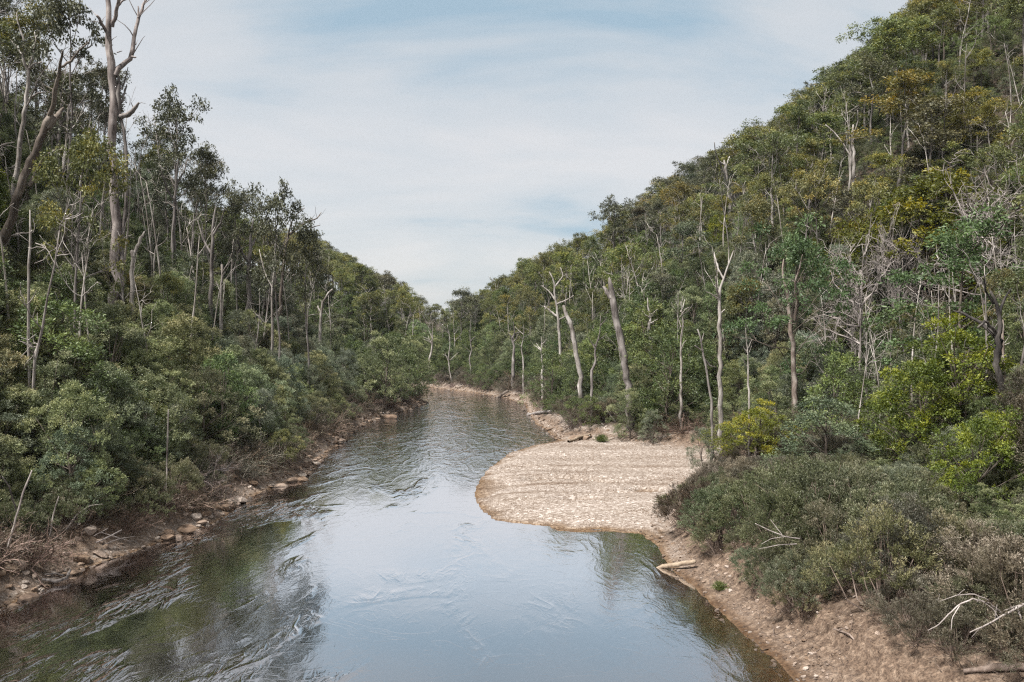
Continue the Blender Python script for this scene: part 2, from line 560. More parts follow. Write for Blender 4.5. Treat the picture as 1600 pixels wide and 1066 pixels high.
    L(p.outputs[0], out.inputs[0])
    return m


M['ground'] = ground_mat()
# cover: 0 leaf litter, 1 gravel, 2 bare bank earth
nb = fbm(GX.ravel() / 3.0, GY.ravel() / 3.0, 33)
edge = np.where(GLEFT, 2.6, np.where(GV[:, 1] > 100, .9, 3.5)) + np.where(GV[:, 1] > 120, 1.5, 3) * nb
cover = np.where(GDB < 0, 1.0, np.where(GDB < edge, 2.0 - .8 * smooth(1 - GDB / 1.8), 2 * smooth(1 - (GDB - edge) / 2.5)))
cover = np.where((GDW < 0), 1.2, cover)
bench_earth = (~GLEFT) & (GDB > 0) & (GV[:, 1] < 50) & (GDB < 13)
cover = np.where(bench_earth, np.maximum(cover, 1.9), cover)
me = mesh_from('terrain', GV, q, None, [M['ground']], tint=cover, smooth_shade=True)
at = me.attributes.new('wet', 'FLOAT', 'POINT')
at.data.foreach_set('value', smooth(1 - (GZ - .0) / .17).astype(np.float32))
tag(link('ground', me), kind='structure')


def water_mat():
    m, t = new_mat('river_water')
    L = t.links.new
    out = N(t, 'ShaderNodeOutputMaterial')
    geo = N(t, 'ShaderNodeNewGeometry')
    def mapped(sc, rot=0):
        mp = N(t, 'ShaderNodeMapping')
        mp.inputs['Scale'].default_value = sc
        mp.inputs['Rotation'].default_value = (0, 0, math.radians(rot))
        L(geo.outputs['Position'], mp.inputs[0])
        return mp.outputs[0]
    def noise(vec, s, d, r=.55, dist=0):
        n = N(t, 'ShaderNodeTexNoise')
        n.inputs['Scale'].default_value = s; n.inputs['Detail'].default_value = d
        n.inputs['Roughness'].default_value = r; n.inputs['Distortion'].default_value = dist
        L(vec, n.inputs['Vector'])
        return n.outputs[0]
    def mth(op, a, b=None, clamp=False):
        n = N(t, 'ShaderNodeMath', operation=op, use_clamp=clamp)
        for k, v in enumerate((a, b)):
            if v is None: continue
            if isinstance(v, (int, float)): n.inputs[k].default_value = v
            else: L(v, n.inputs[k])
        return n.outputs[0]
    rough = N(t, 'ShaderNodeAttribute', attribute_name='tint').outputs['Fac']   # 0 calm .. 1 lively
    big = noise(mapped((.55, .28, 1), 24), 1.0, 3, .5, .8)
    mid = noise(mapped((1.0, .6, 1), 14), 2.1, 5, .62, 1.2)
    fine = noise(mapped((1, 1, 1)), 9.0, 4, .6, .4)
    rid = mth('ABSOLUTE', mth('SUBTRACT', noise(mapped((.5, .5, 1), 30), .55, 3, .5, 1.6), .5))
    line = mth('MULTIPLY', mth('SUBTRACT', 1, mth('MULTIPLY', rid, 40), True), .03)
    patch = noise(mapped((1, .45, 1), 20), .16, 3, .5, 1.0)
    pr = N(t, 'ShaderNodeMapRange'); pr.interpolation_type = 'SMOOTHSTEP'
    pr.inputs[1].default_value = .48; pr.inputs[2].default_value = .70; pr.inputs[3].default_value = .04; pr.inputs[4].default_value = 1
    L(patch, pr.inputs[0])
    far = N(t, 'ShaderNodeAttribute', attribute_name='far').outputs['Fac']
    live = mth('MAXIMUM', mth('MULTIPLY', rough, pr.outputs[0]), mth('MULTIPLY', far, mth('ADD', .35, mth('MULTIPLY', pr.outputs[0], .45))))

    def crest(n, k):
        return mth('POWER', mth('SUBTRACT', 1, mth('MULTIPLY', mth('ABSOLUTE', mth('SUBTRACT', n, .5)), 3.2), True), k)
    big = crest(noise(mapped((.62, .26, 1), 62), .8, 2, .5, .8), 3.6)
    mid = crest(noise(mapped((1.0, .42, 1), 66), 1.6, 3, .5, 1.2), 2.6)
    h = mth('MULTIPLY', mth('ADD', mth('MULTIPLY', big, .36), mth('MULTIPLY', mid, .14)), live)
    h = mth('ADD', h, mth('MULTIPLY', mth('MULTIPLY', fine, .030), mth('ADD', mth('ADD', mth('MULTIPLY', live, .3), mth('MULTIPLY', far, .6)), .15)))
    h = mth('ADD', h, mth('MULTIPLY', line, .12))
    b = N(t, 'ShaderNodeBump')
    b.inputs['Strength'].default_value = 1.0
    b.inputs['Distance'].default_value = .30
    L(h, b.inputs['Height'])
    fr = N(t, 'ShaderNodeFresnel'); fr.inputs['IOR'].default_value = 1.5
    L(b.outputs[0], fr.inputs['Normal'])
    gl = N(t, 'ShaderNodeBsdfGlossy'); gl.inputs['Roughness'].default_value = .04
    gl.inputs['Color'].default_value = (1, .985, 1, 1)
    L(b.outputs[0], gl.inputs['Normal'])
    tr = N(t, 'ShaderNodeBsdfTransparent')
    tr.inputs['Color'].default_value = (.97, .93, .86, 1)
    mi = N(t, 'ShaderNodeMixShader')
    L(mth('MINIMUM', mth('MULTIPLY', fr.outputs[0], 4.0), .96), mi.inputs[0]); L(tr.outputs[0], mi.inputs[1]); L(gl.outputs[0], mi.inputs[2])
    L(mi.outputs[0], out.inputs['Surface'])
    va = N(t, 'ShaderNodeVolumeAbsorption')
    va.inputs['Color'].default_value = (.62, .36, .10, 1)
    va.inputs['Density'].default_value = 4.6
    L(va.outputs[0], out.inputs['Volume'])
    return m


def build_water():
    X = axis([(-420, -60, 20), (-60, 60.5, 1.5)]); Y = axis([(-88, 20, 6), (20, 240, 1.5)])
    xx, yy = np.meshgrid(X, Y)
    n, k = len(X), len(Y)
    dw, db, left, dl, dr = fields(xx.ravel(), yy.ravel())
    y = yy.ravel(); x = xx.ravel()
    # the near pool on the right is calm, the current along the left bank is lively
    lively = .30 + .62 * smooth((22 - dl) / 14) * smooth((92 - y) / 25 + .25)
    lively = np.where(y < 70, lively * (1 - .72 * smooth((x + 9) / 8)), lively)
    lively = np.maximum(lively, .36 * smooth((y - 78) / 25))
    Vt = np.stack([x, y, np.zeros_like(x)], -1)
    Vb = Vt.copy(); Vb[:, 2] = -4
    i = np.arange(n - 1)[None, :]; j = np.arange(k - 1)[:, None]
    top = np.stack([j * n + i, j * n + i + 1, (j + 1) * n + i + 1, (j + 1) * n + i], -1).reshape(-1, 4)
    off = n * k
    bc = [0, n - 1, n * k - 1, n * (k - 1)]
    bot = [[off + bc[3], off + bc[2], off + bc[1], off + bc[0]]]
    V = np.concatenate([Vt, Vb])
    sides = []
    loop = list(range(0, n)) + [r * n + n - 1 for r in range(1, k)] + list(range(n * k - 2, n * (k - 1) - 1, -1)) + [r * n for r in range(k - 2, 0, -1)]
    # sides and bottom use their own ring of vertices under the rim
    ring = np.array(loop)
    Vr = Vt[ring].copy(); Vr[:, 2] = -4
    V = np.concatenate([Vt, Vr]); m = len(ring)
    s = [[ring[a], off + a, off + (a + 1) % m, ring[(a + 1) % m]] for a in range(m)]
    me = mesh_from('water', V, np.concatenate([top, np.array(s)]), None, [water_mat()], tint=np.concatenate([lively, np.zeros(m)]))
    at = me.attributes.new('far', 'FLOAT', 'POINT')
    edge_r = .12 * smooth((9 - dr) / 6) * (y < 60)
    at.data.foreach_set('value', np.concatenate([np.maximum(smooth((y - 66) / 30), edge_r), np.zeros(m)]).astype(np.float32))
    import bmesh
    bm = bmesh.new(); bm.from_mesh(me); bm.verts.ensure_lookup_table()
    f = bm.faces.new([bm.verts[off + a] for a in range(m)])
    bmesh.ops.recalc_face_normals(bm, faces=bm.faces)
    bm.to_mesh(me); bm.free()
    o = link('river_water', me)
    tag(o, kind='structure')


build_water()
#@@PLANTS
# ------------------------------------------------------------------ plant builders
def leaves_mesh(name, C, A, Lg, Wd, tint, mat, r):
    n = len(C)
    R = norm(r.normal(size=(n, 3)))
    Sd = norm(np.cross(A, R))
    Lg = np.broadcast_to(Lg, n)[:, None]; Wd = np.broadcast_to(Wd, n)[:, None]
    V = np.stack([C, C + A * Lg * .45 + Sd * Wd * .5, C + A * Lg, C + A * Lg * .45 - Sd * Wd * .5], 1).reshape(-1, 3)
    q = np.arange(4 * n).reshape(-1, 4)
    return mesh_from(name, V, q, None, [mat], tint=np.repeat(tint, 4))


def sprays(r, cen, rad, out, nspray, nleaf, flat=.7, up=.5, outk=.9, droop=.3, L=.3, Wd=.12, jit=.12, tip=.5, start=.25):
    """leaves set along twigs that radiate from each clump centre"""
    m = len(cen)
    D = norm(r.normal(size=(m, nspray, 3)) + out[:, None, :] * outk + np.array([0, 0, up]))
    D[..., 2] *= flat
    t = start + (1 - start) * np.sqrt(r.random((m, nspray, nleaf)))
    P = cen[:, None, None, :] + D[:, :, None, :] * (rad[:, None, None, None] * t[..., None])
    P = P + r.normal(size=P.shape) * jit * rad[:, None, None, None]
    A = norm(D[:, :, None, :] * .9 + r.normal(size=P.shape) * .55 + np.array([0, 0, -droop]))
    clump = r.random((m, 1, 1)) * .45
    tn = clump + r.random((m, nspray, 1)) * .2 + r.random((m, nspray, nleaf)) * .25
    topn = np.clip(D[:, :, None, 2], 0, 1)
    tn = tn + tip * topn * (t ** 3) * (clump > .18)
    s = .7 + .6 * r.random(t.shape)
    return P.reshape(-1, 3), A.reshape(-1, 3), (L * s).ravel(), (Wd * s).ravel(), np.clip(tn, 0, 1).ravel()


def bent(r, p, d, length, n, wob, lift=0.0):
    """a wandering branch line"""
    P = [np.array(p, float)]
    d = np.array(d, float); d /= np.linalg.norm(d)
    for k in range(n):
        d = d + r.normal(size=3) * wob + np.array([0, 0, lift])
        d /= np.linalg.norm(d)
        P.append(P[-1] + d * length / n)
    return np.array(P), d


def gum_proto(seed, H=18, crown0=.5, spread=.22, nl=11, leafmat='gum_leaf', bark='bark_grey', clump_r=1.45, dens=1.0, r0=.24, lean=.04, sub=4, leafL=.34):
    r = np.random.default_rng(seed)
    n = 9
    z = np.linspace(0, H * .93, n)
    wx = np.cumsum(r.normal(size=n) * .16 * H / 18) + z * lean * r.normal()
    wy = np.cumsum(r.normal(size=n) * .16 * H / 18)
    wx -= wx[0]; wy -= wy[0]
    T = np.stack([wx, wy, z], -1)
    R = r0 * (1 - .82 * (z / z[-1]) ** 1.1); R[0] *= 1.35
    T[0, 2] = -1.0
    polys = [(T, R, 7)]
    cen, rad, outv = [], [], []
    for k in range(nl):
        f = crown0 + (1 - crown0) * ((k + r.random() * .8) / nl)
        zz = f * H * .9
        b = np.array([np.interp(zz, z, wx), np.interp(zz, z, wy), zz])
        az = k * 2.4 + r.normal() * .5
        env = math.sin(math.pi * min(.97, (f - crown0) / (1 - crown0) * .72 + .26))
        ln = H * spread * (.45 + .75 * env) * (.75 + .5 * r.random())
        el = .35 + .75 * (f - crown0) / (1 - crown0) + .2 * r.normal()
        d = np.array([math.cos(az) * math.cos(el), math.sin(az) * math.cos(el), math.sin(el)])
        P, d2 = bent(r, b, d, ln, 5, .16, .05)
        rr = .32 * np.interp(zz, z, R)
        polys.append((P, np.linspace(max(rr, .05), .03, 6), 5))
        for s in range(sub):
            i = 2 + int(r.random() * 4) if s else 5
            dd = norm(d2 + r.normal(size=3) * .65 + np.array([0, 0, .25]))
            Q, _ = bent(r, P[i], dd, ln * (.25 + .3 * r.random()), 3, .2, .05)
            polys.append((Q, np.linspace(.04, .015, 4), 4))
            cen.append(Q[-1]); rad.append(clump_r * (.65 + .6 * r.random()) * H / 18)
            outv.append(norm(Q[-1] - b))
    for k in range(3):
        cen.append(T[-1] + r.normal(size=3) * .5 * H / 18); rad.append(clump_r * H / 18); outv.append(np.array([0, 0, 1.0]))
    cen = np.array(cen); rad = np.array(rad); outv = np.array(outv)
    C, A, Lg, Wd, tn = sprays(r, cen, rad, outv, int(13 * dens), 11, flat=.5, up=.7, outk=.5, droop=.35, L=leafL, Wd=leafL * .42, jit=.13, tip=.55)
    wood = wood_mesh('gum_trunk', polys, M[bark])
    return wood, leaves_mesh('gum_crown', C, A, Lg, Wd, tn, M[leafmat], r), H, H * spread * 1.15, crown0


def bushy_proto(seed, H=9, rx=2.6, leafmat='under_leaf', bark='bark_brown', n=42, cr=1.0, L=.26, Wd=.10, base=.12, taper=.55, nspray=16, nleaf=12, flat=.9, up=.35, tip=.55, droop=.2, r0=.13, gap=.0):
    """a tree whose crown reaches low: clumps over an uneven egg"""
    r = np.random.default_rng(seed)
    cen, rad, outv = [], [], []
    polys = []
    T, _ = bent(r, (0, 0, -.6), (r.normal() * .08, r.normal() * .08, 1), H * .9, 7, .06)
    polys.append((T, np.linspace(r0 * 1.3, .03, 8), 6))
    lob = [(r.random() * 6.28, r.random() * .5 + .35, r.random()) for _ in range(6)]
    for k in range(n):
        f = (k + .5) / n
        z = base + (1 - base) * f
        az = k * 2.39996 + r.normal() * .35
        prof = (math.sin(math.pi * min(1, (z * .82 + .12))) ** taper)
        lobe = 1 + .35 * math.sin(az * 2 + seed) * math.sin(z * 7 + seed * 2) + .18 * r.normal()
        R = rx * prof * max(.3, lobe) * (1 - .62 * max(0, z - .45))
        q = r.random()
        if q < gap: continue
        c = np.array([math.cos(az) * R, math.sin(az) * R, z * H * (.93 + .08 * r.normal())])
        cen.append(c); rad.append(cr * (.7 + .6 * r.random()))
        outv.append(norm(np.array([math.cos(az), math.sin(az), .45 + z])))
        if k % 2 == 0:
            i = min(6, int(z * 5.5))
            P, _ = bent(r, T[i], c - T[i], np.linalg.norm(c - T[i]), 3, .08)
            polys.append((P, np.linspace(.05, .015, 4), 4))
    for k in range(4):
        cen.append(np.array([r.normal() * rx * .2, r.normal() * rx * .2, H * (.88 + .1 * r.random())])); rad.append(cr * .9); outv.append(np.array([0, 0, 1.]))
    cen, rad, outv = map(np.array, (cen, rad, outv))
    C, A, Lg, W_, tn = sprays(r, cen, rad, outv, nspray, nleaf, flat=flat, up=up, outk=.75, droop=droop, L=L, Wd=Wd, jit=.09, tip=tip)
    wood = wood_mesh('tree_trunk', polys, M[bark])
    return wood, leaves_mesh('tree_crown', C, A, Lg, W_, tn, M[leafmat], r), H, rx * 1.25, base


def shrub_proto(seed, H=2.8, rx=1.7, leafmat='tea_leaf', n=58, L=.088, Wd=.024, bark='twig_brown', windy=(0, 0)):
    """fine needled tea tree: plumes that fan up and out from many stems"""
    r = np.random.default_rng(seed)
    polys = []; cen = []; rad = []; outv = []
    for k in range(n):
        az = r.random() * 6.283; el = math.asin(min(.99, .12 + .88 * r.random() ** .8))
        u = np.array([math.cos(az) * math.cos(el) * rx, math.sin(az) * math.cos(el) * rx, math.sin(el) * H * .82 + .25])
        u[:2] *= .8 + .35 * r.random(); u[2] *= .8 + .3 * r.random()
        u[:2] += np.array(windy) * u[2] / H
        cen.append(u); rad.append((.42 + .3 * r.random()) * H / 2.8)
        outv.append(norm(u * np.array([1, 1, .7]) + np.array([windy[0], windy[1], .8])))
        if k % 2 == 0:
            b = np.array([r.normal() * .18, r.normal() * .18, -.3])
            mid = (b + u) / 2 + np.array([0, 0, -.12 * H]) + r.normal(size=3) * .1
            polys.append((np.array([b, mid, u]), np.array([.035, .025, .01]) * H / 2.8, 4))
    for k in range(46):       # bare grey twigs that stick out of the plumes
        i = r.integers(len(cen)); p = cen[i]
        d = norm(outv[i] + r.normal(size=3) * .5)
        P, _ = bent(r, p, d, .5 + .5 * r.random(), 3, .18)
        polys.append((P, np.array([.012, .010, .008, .005]), 3))
    cen, rad, outv = map(np.array, (cen, rad, outv))
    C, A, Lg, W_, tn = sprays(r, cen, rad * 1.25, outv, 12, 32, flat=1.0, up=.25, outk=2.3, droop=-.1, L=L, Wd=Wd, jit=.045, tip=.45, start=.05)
    wood = wood_mesh('shrub_stems', polys, M[bark])
    return wood, leaves_mesh('shrub_foliage', C, A, Lg, W_, tn, M[leafmat], r), H, rx * 1.15, 0.0


def brush_proto(seed, H=1.8, rx=1.5, n=60, bark='twig_brown', leaf=True, lean=(0, 0)):
    """dry tangle of bare twigs"""
    r = np.random.default_rng(seed)
    polys = []; C = []; A = []
    for k in range(n):
        az = r.random() * 6.28; el = .15 + 1.2 * r.random()
        d = np.array([math.cos(az) * math.cos(el) + lean[0], math.sin(az) * math.cos(el) + lean[1], math.sin(el)])
        P, dd = bent(r, (r.normal() * rx * .3, r.normal() * rx * .3, -.1), d, (.6 + .7 * r.random()) * H, 5, .2, -.05)
        polys.append((P, np.linspace(.022, .007, 6) * (1 + (k % 7 == 0)), 3))
        for s in range(5):
            i = 1 + r.integers(5)
            Q, _ = bent(r, P[i], norm(dd + r.normal(size=3) * .8), .3 + .4 * r.random(), 3, .25)
            polys.append((Q, np.array([.010, .008, .007, .004]), 3))
            for w in range(9):
                C.append(Q[r.integers(4)] + r.normal(size=3) * .1); A.append(norm(r.normal(size=3) + dd))
    wood = wood_mesh('brush_twigs', polys, M[bark], smooth_shade=False)
    C = np.array(C); A = np.array(A)
    lf = leaves_mesh('brush_leaves', C, A, .11, .03, r.random(len(C)) * .8, M['tea_leaf'], r)
    return wood, lf, H, rx, 0


def dead_proto(seed, H=14, r0=.2, nb=7, bark='bark_pale', top_fork=True, twigs=3, lean=0, crown0=.45, wob=.08):
    r = np.random.default_rng(seed)
    T, d = bent(r, (0, 0, -1), (lean, r.normal() * .04, 1), H, 8, wob * .6)
    RR = np.linspace(r0, r0 * .22, 9); RR[0] *= 1.3
    trunk = [(T, RR, 7)]
    br = []
    for k in range(nb):
        i = min(8, int(9 * (crown0 + (1 - crown0) * (k + r.random()) / nb)))
        az = k * 2.4 + r.normal() * .6; el = .55 + .4 * r.random()
        dd = np.array([math.cos(az) * math.cos(el), math.sin(az) * math.cos(el), math.sin(el)])
        ln = H * (.12 + .14 * r.random())
        P, d2 = bent(r, T[i], dd, ln, 5, .2, .06)
        rb = RR[i] * .5
        br.append((P, np.linspace(rb, .02, 6), 5))
        for s in range(twigs):
            j = 1 + r.integers(5)
            Q, _ = bent(r, P[j], norm(d2 + r.normal(size=3) * .8 + np.array([0, 0, .2])), ln * (.25 + .35 * r.random()), 4, .25, .05)
            br.append((Q, np.linspace(max(.022, rb * .35), .012, 5), 4))
    return wood_mesh('dead_trunk', trunk, M[bark]), wood_mesh('dead_branches', br, M[bark]), H, H * .2, crown0


def twiggy_proto(seed, H=9, bark='twig_grey', rx=3.0, stems=1, dens=1.0):
    """a leafless tree with a dense round head of fine grey twigs"""
    r = np.random.default_rng(seed)
    trunk = []; br = []
    for s in range(stems):
        T, d = bent(r, (r.normal() * .3 * (stems > 1), r.normal() * .3 * (stems > 1), -.6), (r.normal() * .1, r.normal() * .1, 1), H * .75, 7, .07)
        trunk.append((T, np.linspace(.14, .05, 8), 6))
        for k in range(int(22 / stems * dens)):
            i = 3 + r.integers(5)
            az = r.random() * 6.28; el = .1 + 1.1 * r.random()
            dd = np.array([math.cos(az) * math.cos(el), math.sin(az) * math.cos(el), math.sin(el)])
            P, d2 = bent(r, T[i], dd, rx * (.7 + .5 * r.random()), 5, .18, .04)
            br.append((P, np.linspace(.05, .018, 6), 4))
            for w in range(5):
                j = 1 + r.integers(5)
                Q, d3 = bent(r, P[j], norm(d2 + r.normal(size=3) * .7), rx * .45, 4, .2)
                br.append((Q, np.linspace(.022, .012, 5), 3))
                for v in range(6):
                    j2 = 1 + r.integers(4)
                    X, _ = bent(r, Q[j2], norm(d3 + r.normal(size=3) * .8), rx * .24, 2, .25)
                    br.append((X, np.array([.014, .011, .008]), 3))
    return wood_mesh('twiggy_trunk', trunk, M[bark]), wood_mesh('twiggy_branches', br, M[bark], smooth_shade=False), H, rx, .4


PROTO = {
    'gum_tree': [gum_proto(100 + k, H=18, crown0=[.5, .42, .56, .46, .6, .38][k], spread=[.2, .24, .18, .26, .17, .25][k], leafmat='gum_leaf', bark=['bark_grey', 'bark_grey', 'bark_pale', 'bark_pale', 'bark_grey', 'bark_brown'][k]) for k in range(6)],
    'dark_gum': [gum_proto(130 + k, H=20, crown0=.5 + .06 * k, spread=.17, clump_r=1.35, leafmat='gum_leaf_dark', dens=.85, nl=10, leafL=.36) for k in range(3)],
    'bright_gum': [gum_proto(150 + k, H=18, crown0=.35, spread=.27, leafmat='gum_leaf_bright', nl=13, bark='bark_brown') for k in range(2)],
    'green': [bushy_proto(200 + k, H=9, rx=[2.4, 2.9, 2.1, 2.6][k], leafmat='under_leaf', base=[.12, .2, .1, .25][k], L=.155, Wd=.06, nleaf=25, nspray=17) for k in range(4)],
    'grey_green': [bushy_proto(220 + k, H=9, rx=[2.3, 2.7][k], leafmat='under_leaf_grey', L=.15, Wd=.056, nleaf=24, base=.15, gap=.08, up=.6) for k in range(2)],
    'dark': [bushy_proto(240 + k, H=9, rx=[2.7, 2.3][k], leafmat='dark_leaf', L=.22, Wd=.08, base=.08, taper=.45, tip=.4) for k in range(2)],
    'wattle': [bushy_proto(260 + k, H=7, rx=2.9, leafmat='wattle_leaf', cr=.85, L=.17, Wd=.07, base=.15, n=60, nspray=18, nleaf=16, taper=.4, tip=.7) for k in range(2)],
    'shrub_brown': [shrub_proto(300 + k, H=[2.8, 2.4, 3.0][k], rx=[1.7, 1.9, 1.5][k], leafmat='tea_leaf', windy=[(-.3, 0), (-.5, -.2), (.1, 0)][k]) for k in range(3)],
    'shrub_green': [shrub_proto(320 + k, H=[2.8, 2.5][k], rx=1.7, leafmat='tea_leaf_green', windy=[(-.3, -.1), (.2, 0)][k]) for k in range(2)],
    'brush': [brush_proto(340 + k, H=[1.8, 1.4, 2.2][k], lean=[(.2, -.2), (-.3, -.3), (0, 0)][k]) for k in range(3)],
    'dead': [dead_proto(400, 15, .2), dead_proto(401, 13, .16, nb=5, wob=.12), dead_proto(402, 16, .18, nb=9, bark='bark_grey', twigs=4), dead_proto(403, 12, .13, nb=3, twigs=1, crown0=.7),
             dead_proto(404, 14, .17, nb=8, lean=.18, wob=.12), dead_proto(405, 11, .12, nb=6, twigs=5, wob=.14, bark='bark_grey')],
    'twiggy': [twiggy_proto(450, 10), twiggy_proto(451, 8)],
}


for _k in PROTO:
    for _i, _p in enumerate(PROTO[_k]):
        _v = np.empty(len(_p[1].vertices) * 3, np.float32); _p[1].vertices.foreach_get('co', _v)
        PROTO[_k][_i] = (_p[0], _p[1], float(np.percentile(_v[2::3], 99.6)), *_p[3:])


def plant(pname, idx, loc, sc, rz, name, label, cat, group, tint=(1, 1, 1), parts=('trunk', 'crown')):
    w, c, Hh, rr, b = PROTO[pname][idx]
    e = empty(name, loc, label, cat, group, rz, sc)
    a = link(parts[0], w, e)
    k = link(parts[1], c, e)
    k.color = (*tint, 1)
    if pname in ('dead', 'twiggy', 'brush'):
        a.color = (*tint, 1)
    return e


# ------------------------------------------------------------------ trees one can single out
def ctr(px, py, d):
    return np.array([(px - 800) / F * d, d, CH + (HZ - py) / F * d])


LANDMARKS = []       # (px, py, phrase)
HEROBOX = []
WINDOWS = []


def hero_dead(name, label, d, trunk, branches=(), bark='bark_grey', mark=None, ground=True, jig=.05, cat='dead tree', group=None, seed=1, sub=True):
    thin = .62 if name == 'fallen_branch' else 1.0
    """photo lines (px, py, width px) set at distance d, each limb going off to its own depth"""
    r = np.random.default_rng(seed)
    if ground and d > 60 and bark not in ('bark_burnt', 'bark_orange'):
        # stand it where the slope, with its bushes, meets the sight line to the lowest bit one can see
        for dd in np.arange(d * .8, 270, 1.0):
            hh = H1((trunk[0][0] - 800) / F * dd, dd)
            if hh > .9 and hh + (4.5 if d < 90 else 6.5) > CH + (HZ - trunk[0][1]) / F * dd:
                d = dd + 1
                break
    if ground:
        WINDOWS.append((trunk[0][0], trunk[0][1] - 6, trunk[-1][1], d))
        WINDOWS.append((trunk[len(trunk) // 2][0], trunk[len(trunk) // 2][1], trunk[-1][1], d))
    s = d / F
    T = [ctr(p[0], p[1], d) for p in trunk]
    R = [p[2] * .42 * s * thin for p in trunk]
    x0, y0 = T[0][0], T[0][1]
    z0 = H1(x0, y0)
    if ground and T[0][2] > z0:
        T.insert(0, np.array([x0 + (T[0][0] - T[1][0]) * .15, y0, z0 - .6])); R.insert(0, R[0] * 1.2)
    base = np.array([T[0][0], T[0][1], z0])
    e = empty(name, base, label, cat, group)

    def refine(P, R, wob):
        P = np.array(P); R = np.array(R)
        n = max(5, len(P) * 3)
        dd = np.r_[0, np.cumsum(np.linalg.norm(np.diff(P, axis=0), axis=1))]
        t = np.linspace(0, dd[-1], n)
        Q = np.stack([np.interp(t, dd, P[:, k]) for k in range(3)], -1)
        Rr = np.interp(t, dd, R)
        Q[1:] += r.normal(size=(n - 1, 3)) * (Rr[1:, None] * wob)
        return Q, Rr
    Q, Rr = refine(T, R, .30)
    for k in range(1, len(Q)):
        Q[k][1] += .02 * (Q[k][2] - Q[0][2]) * (1 if seed % 2 else -1) * 0
    tr = link('trunk', wood_mesh('dead_trunk', [(Q - base, Rr, 9)], M[bark]), e)
    for bi, b in enumerate(branches):
        P = [ctr(p[0], p[1], d) for p in b]
        R = [p[2] * .5 * s * thin for p in b]
        sgn = 1 if (bi + seed) % 2 else -1
        L = 0
        for k in range(1, len(P)):
            L += np.linalg.norm(P[k] - P[k - 1])
            P[k] = P[k] + np.array([0, sgn * .35 * L, 0])
            # keep the outline: slide along the sight line
            o = np.array([0, 0, CH]); v = P[k] - o
            want = ctr(b[k][0], b[k][1], P[k][1]) - o
            P[k] = o + want
        Q, Rr = refine(P, R, .25)
        pl = [(Q - base, Rr, 6)]
        if sub and L > 2.0:
            for w in range(int(2 + L * .5)):
                i = 2 + r.integers(len(Q) - 2)
                dd = norm(Q[-1] - Q[0] + r.normal(size=3) * L * .7)
                X, _ = bent(r, Q[i] - base, dd, L * (.12 + .2 * r.random()), 4, .25, .03)
                pl.append((X, np.linspace(max(.02 * thin, Rr[i] * .35), .012 * thin, 5), 4))
        link('branch', wood_mesh('dead_branch', pl, M[bark]), e)
    if mark:
        m = trunk[len(trunk) // 2]
        LANDMARKS.append((m[0], m[1], mark))
    return e


def hero_live(pname, idx, px, py_top, d, name, label, cat, mark=None, tint=(1, 1, 1), wide=1.0, rz=0., group=None, parts=('trunk', 'crown')):
    x = (px - 800) / F * d
    z0 = H1(x, d)
    ztop = CH + (HZ - py_top) / F * d
    w, c, Hh, rr, b = PROTO[pname][idx]
    s = max(.3, (ztop - z0) / (Hh * .98))
    e = plant(pname, idx, (x, d, z0 - .1), s, rz, name, label, cat, group, tint, parts)
    e.scale = (s * wide, s * wide, s)
    HEROBOX.append((x, d, 1.8 * s * wide))
    zb = HZ - F * (z0 + Hh * s * (.08 if pname == 'wattle' else max(b, .3)) - CH) / d
    for o_ in (-.5, 0, .5):
        WINDOWS.append((px + o_ * F * rr * s * wide / d, zb, py_top, d))
    if mark:
        LANDMARKS.append((px, (py_top * 2 + HZ - (z0 - CH) / d * F) / 3, mark))
    return e


hero_dead('dead_tree', 'huge bare grey trunk towering over the left slope with forked dead limbs against the sky', 78,
          [(181, 475, 19), (180, 400, 18), (179, 300, 16), (178, 200, 15), (176, 110, 15), (172, 60, 11), (168, 0, 9), (166, -60, 6)],
          [[(180, 118, 9), (192, 100, 8), (206, 89, 7), (209, 60, 6), (216, 28, 5), (226, 3, 4), (236, -22, 3)], [(206, 89, 4), (213, 90, 2)], [(216, 28, 3), (216, 10, 2)],
           [(175, 90, 6), (171, 62, 5), (163, 42, 5), (151, 25, 4)], [(166, 44, 3), (169, 32, 3), (173, 20, 2)],
           [(175, 42, 7), (181, 22, 6), (186, 0, 5), (190, -30, 4)], [(182, 12, 4), (190, 3, 3), (200, -3, 2)], [(183, 82, 2), (191, 80, 1)]],
          'bark_grey', 'the huge forked trunk', seed=3)
for o in [q for q in COL.objects if q.type == 'MESH' and q.parent]:
    o.color = (1.45, 1.4, 1.4, 1)
hero_dead('dead_tree', 'slender pale dead stem bending close behind the huge forked trunk', 82,
          [(189, 470, 8), (191, 400, 8), (191, 365, 8), (198, 320, 7), (197, 250, 6), (194, 205, 6), (186, 175, 7), (187, 145, 9), (185, 118, 4)],
          [[(188, 182, 8), (200, 180, 8), (212, 168, 6), (217, 160, 3)], [(190, 140, 3), (196, 122, 2), (200, 105, 1)], [(190, 290, 3), (184, 300, 2)], [(190, 160, 4), (196, 140, 3), (198, 132, 1)]],
          'bark_grey', 'the bent slender dead stem', seed=4)
hero_dead('dead_tree', 'dark leaning dead tree with a torn pale broken top at the left edge', 62,
          [(4, 392, 20), (14, 350, 16), (30, 305, 15), (50, 250, 14), (70, 205, 13), (78, 180, 12)],
          [[(72, 200, 11), (84, 188, 12), (92, 178, 9), (99, 168, 3)], [(77, 180, 8), (86, 145, 7), (93, 112, 5), (98, 80, 3)], [(44, 290, 7), (56, 276, 8), (66, 272, 6)], [(56, 270, 4), (68, 246, 3), (84, 236, 3), (100, 233, 2)],
           [(95, 105, 4), (112, 95, 4), (122, 80, 3), (140, 65, 2)]],
          'bark_brown', 'the torn leaning trunk', seed=5)
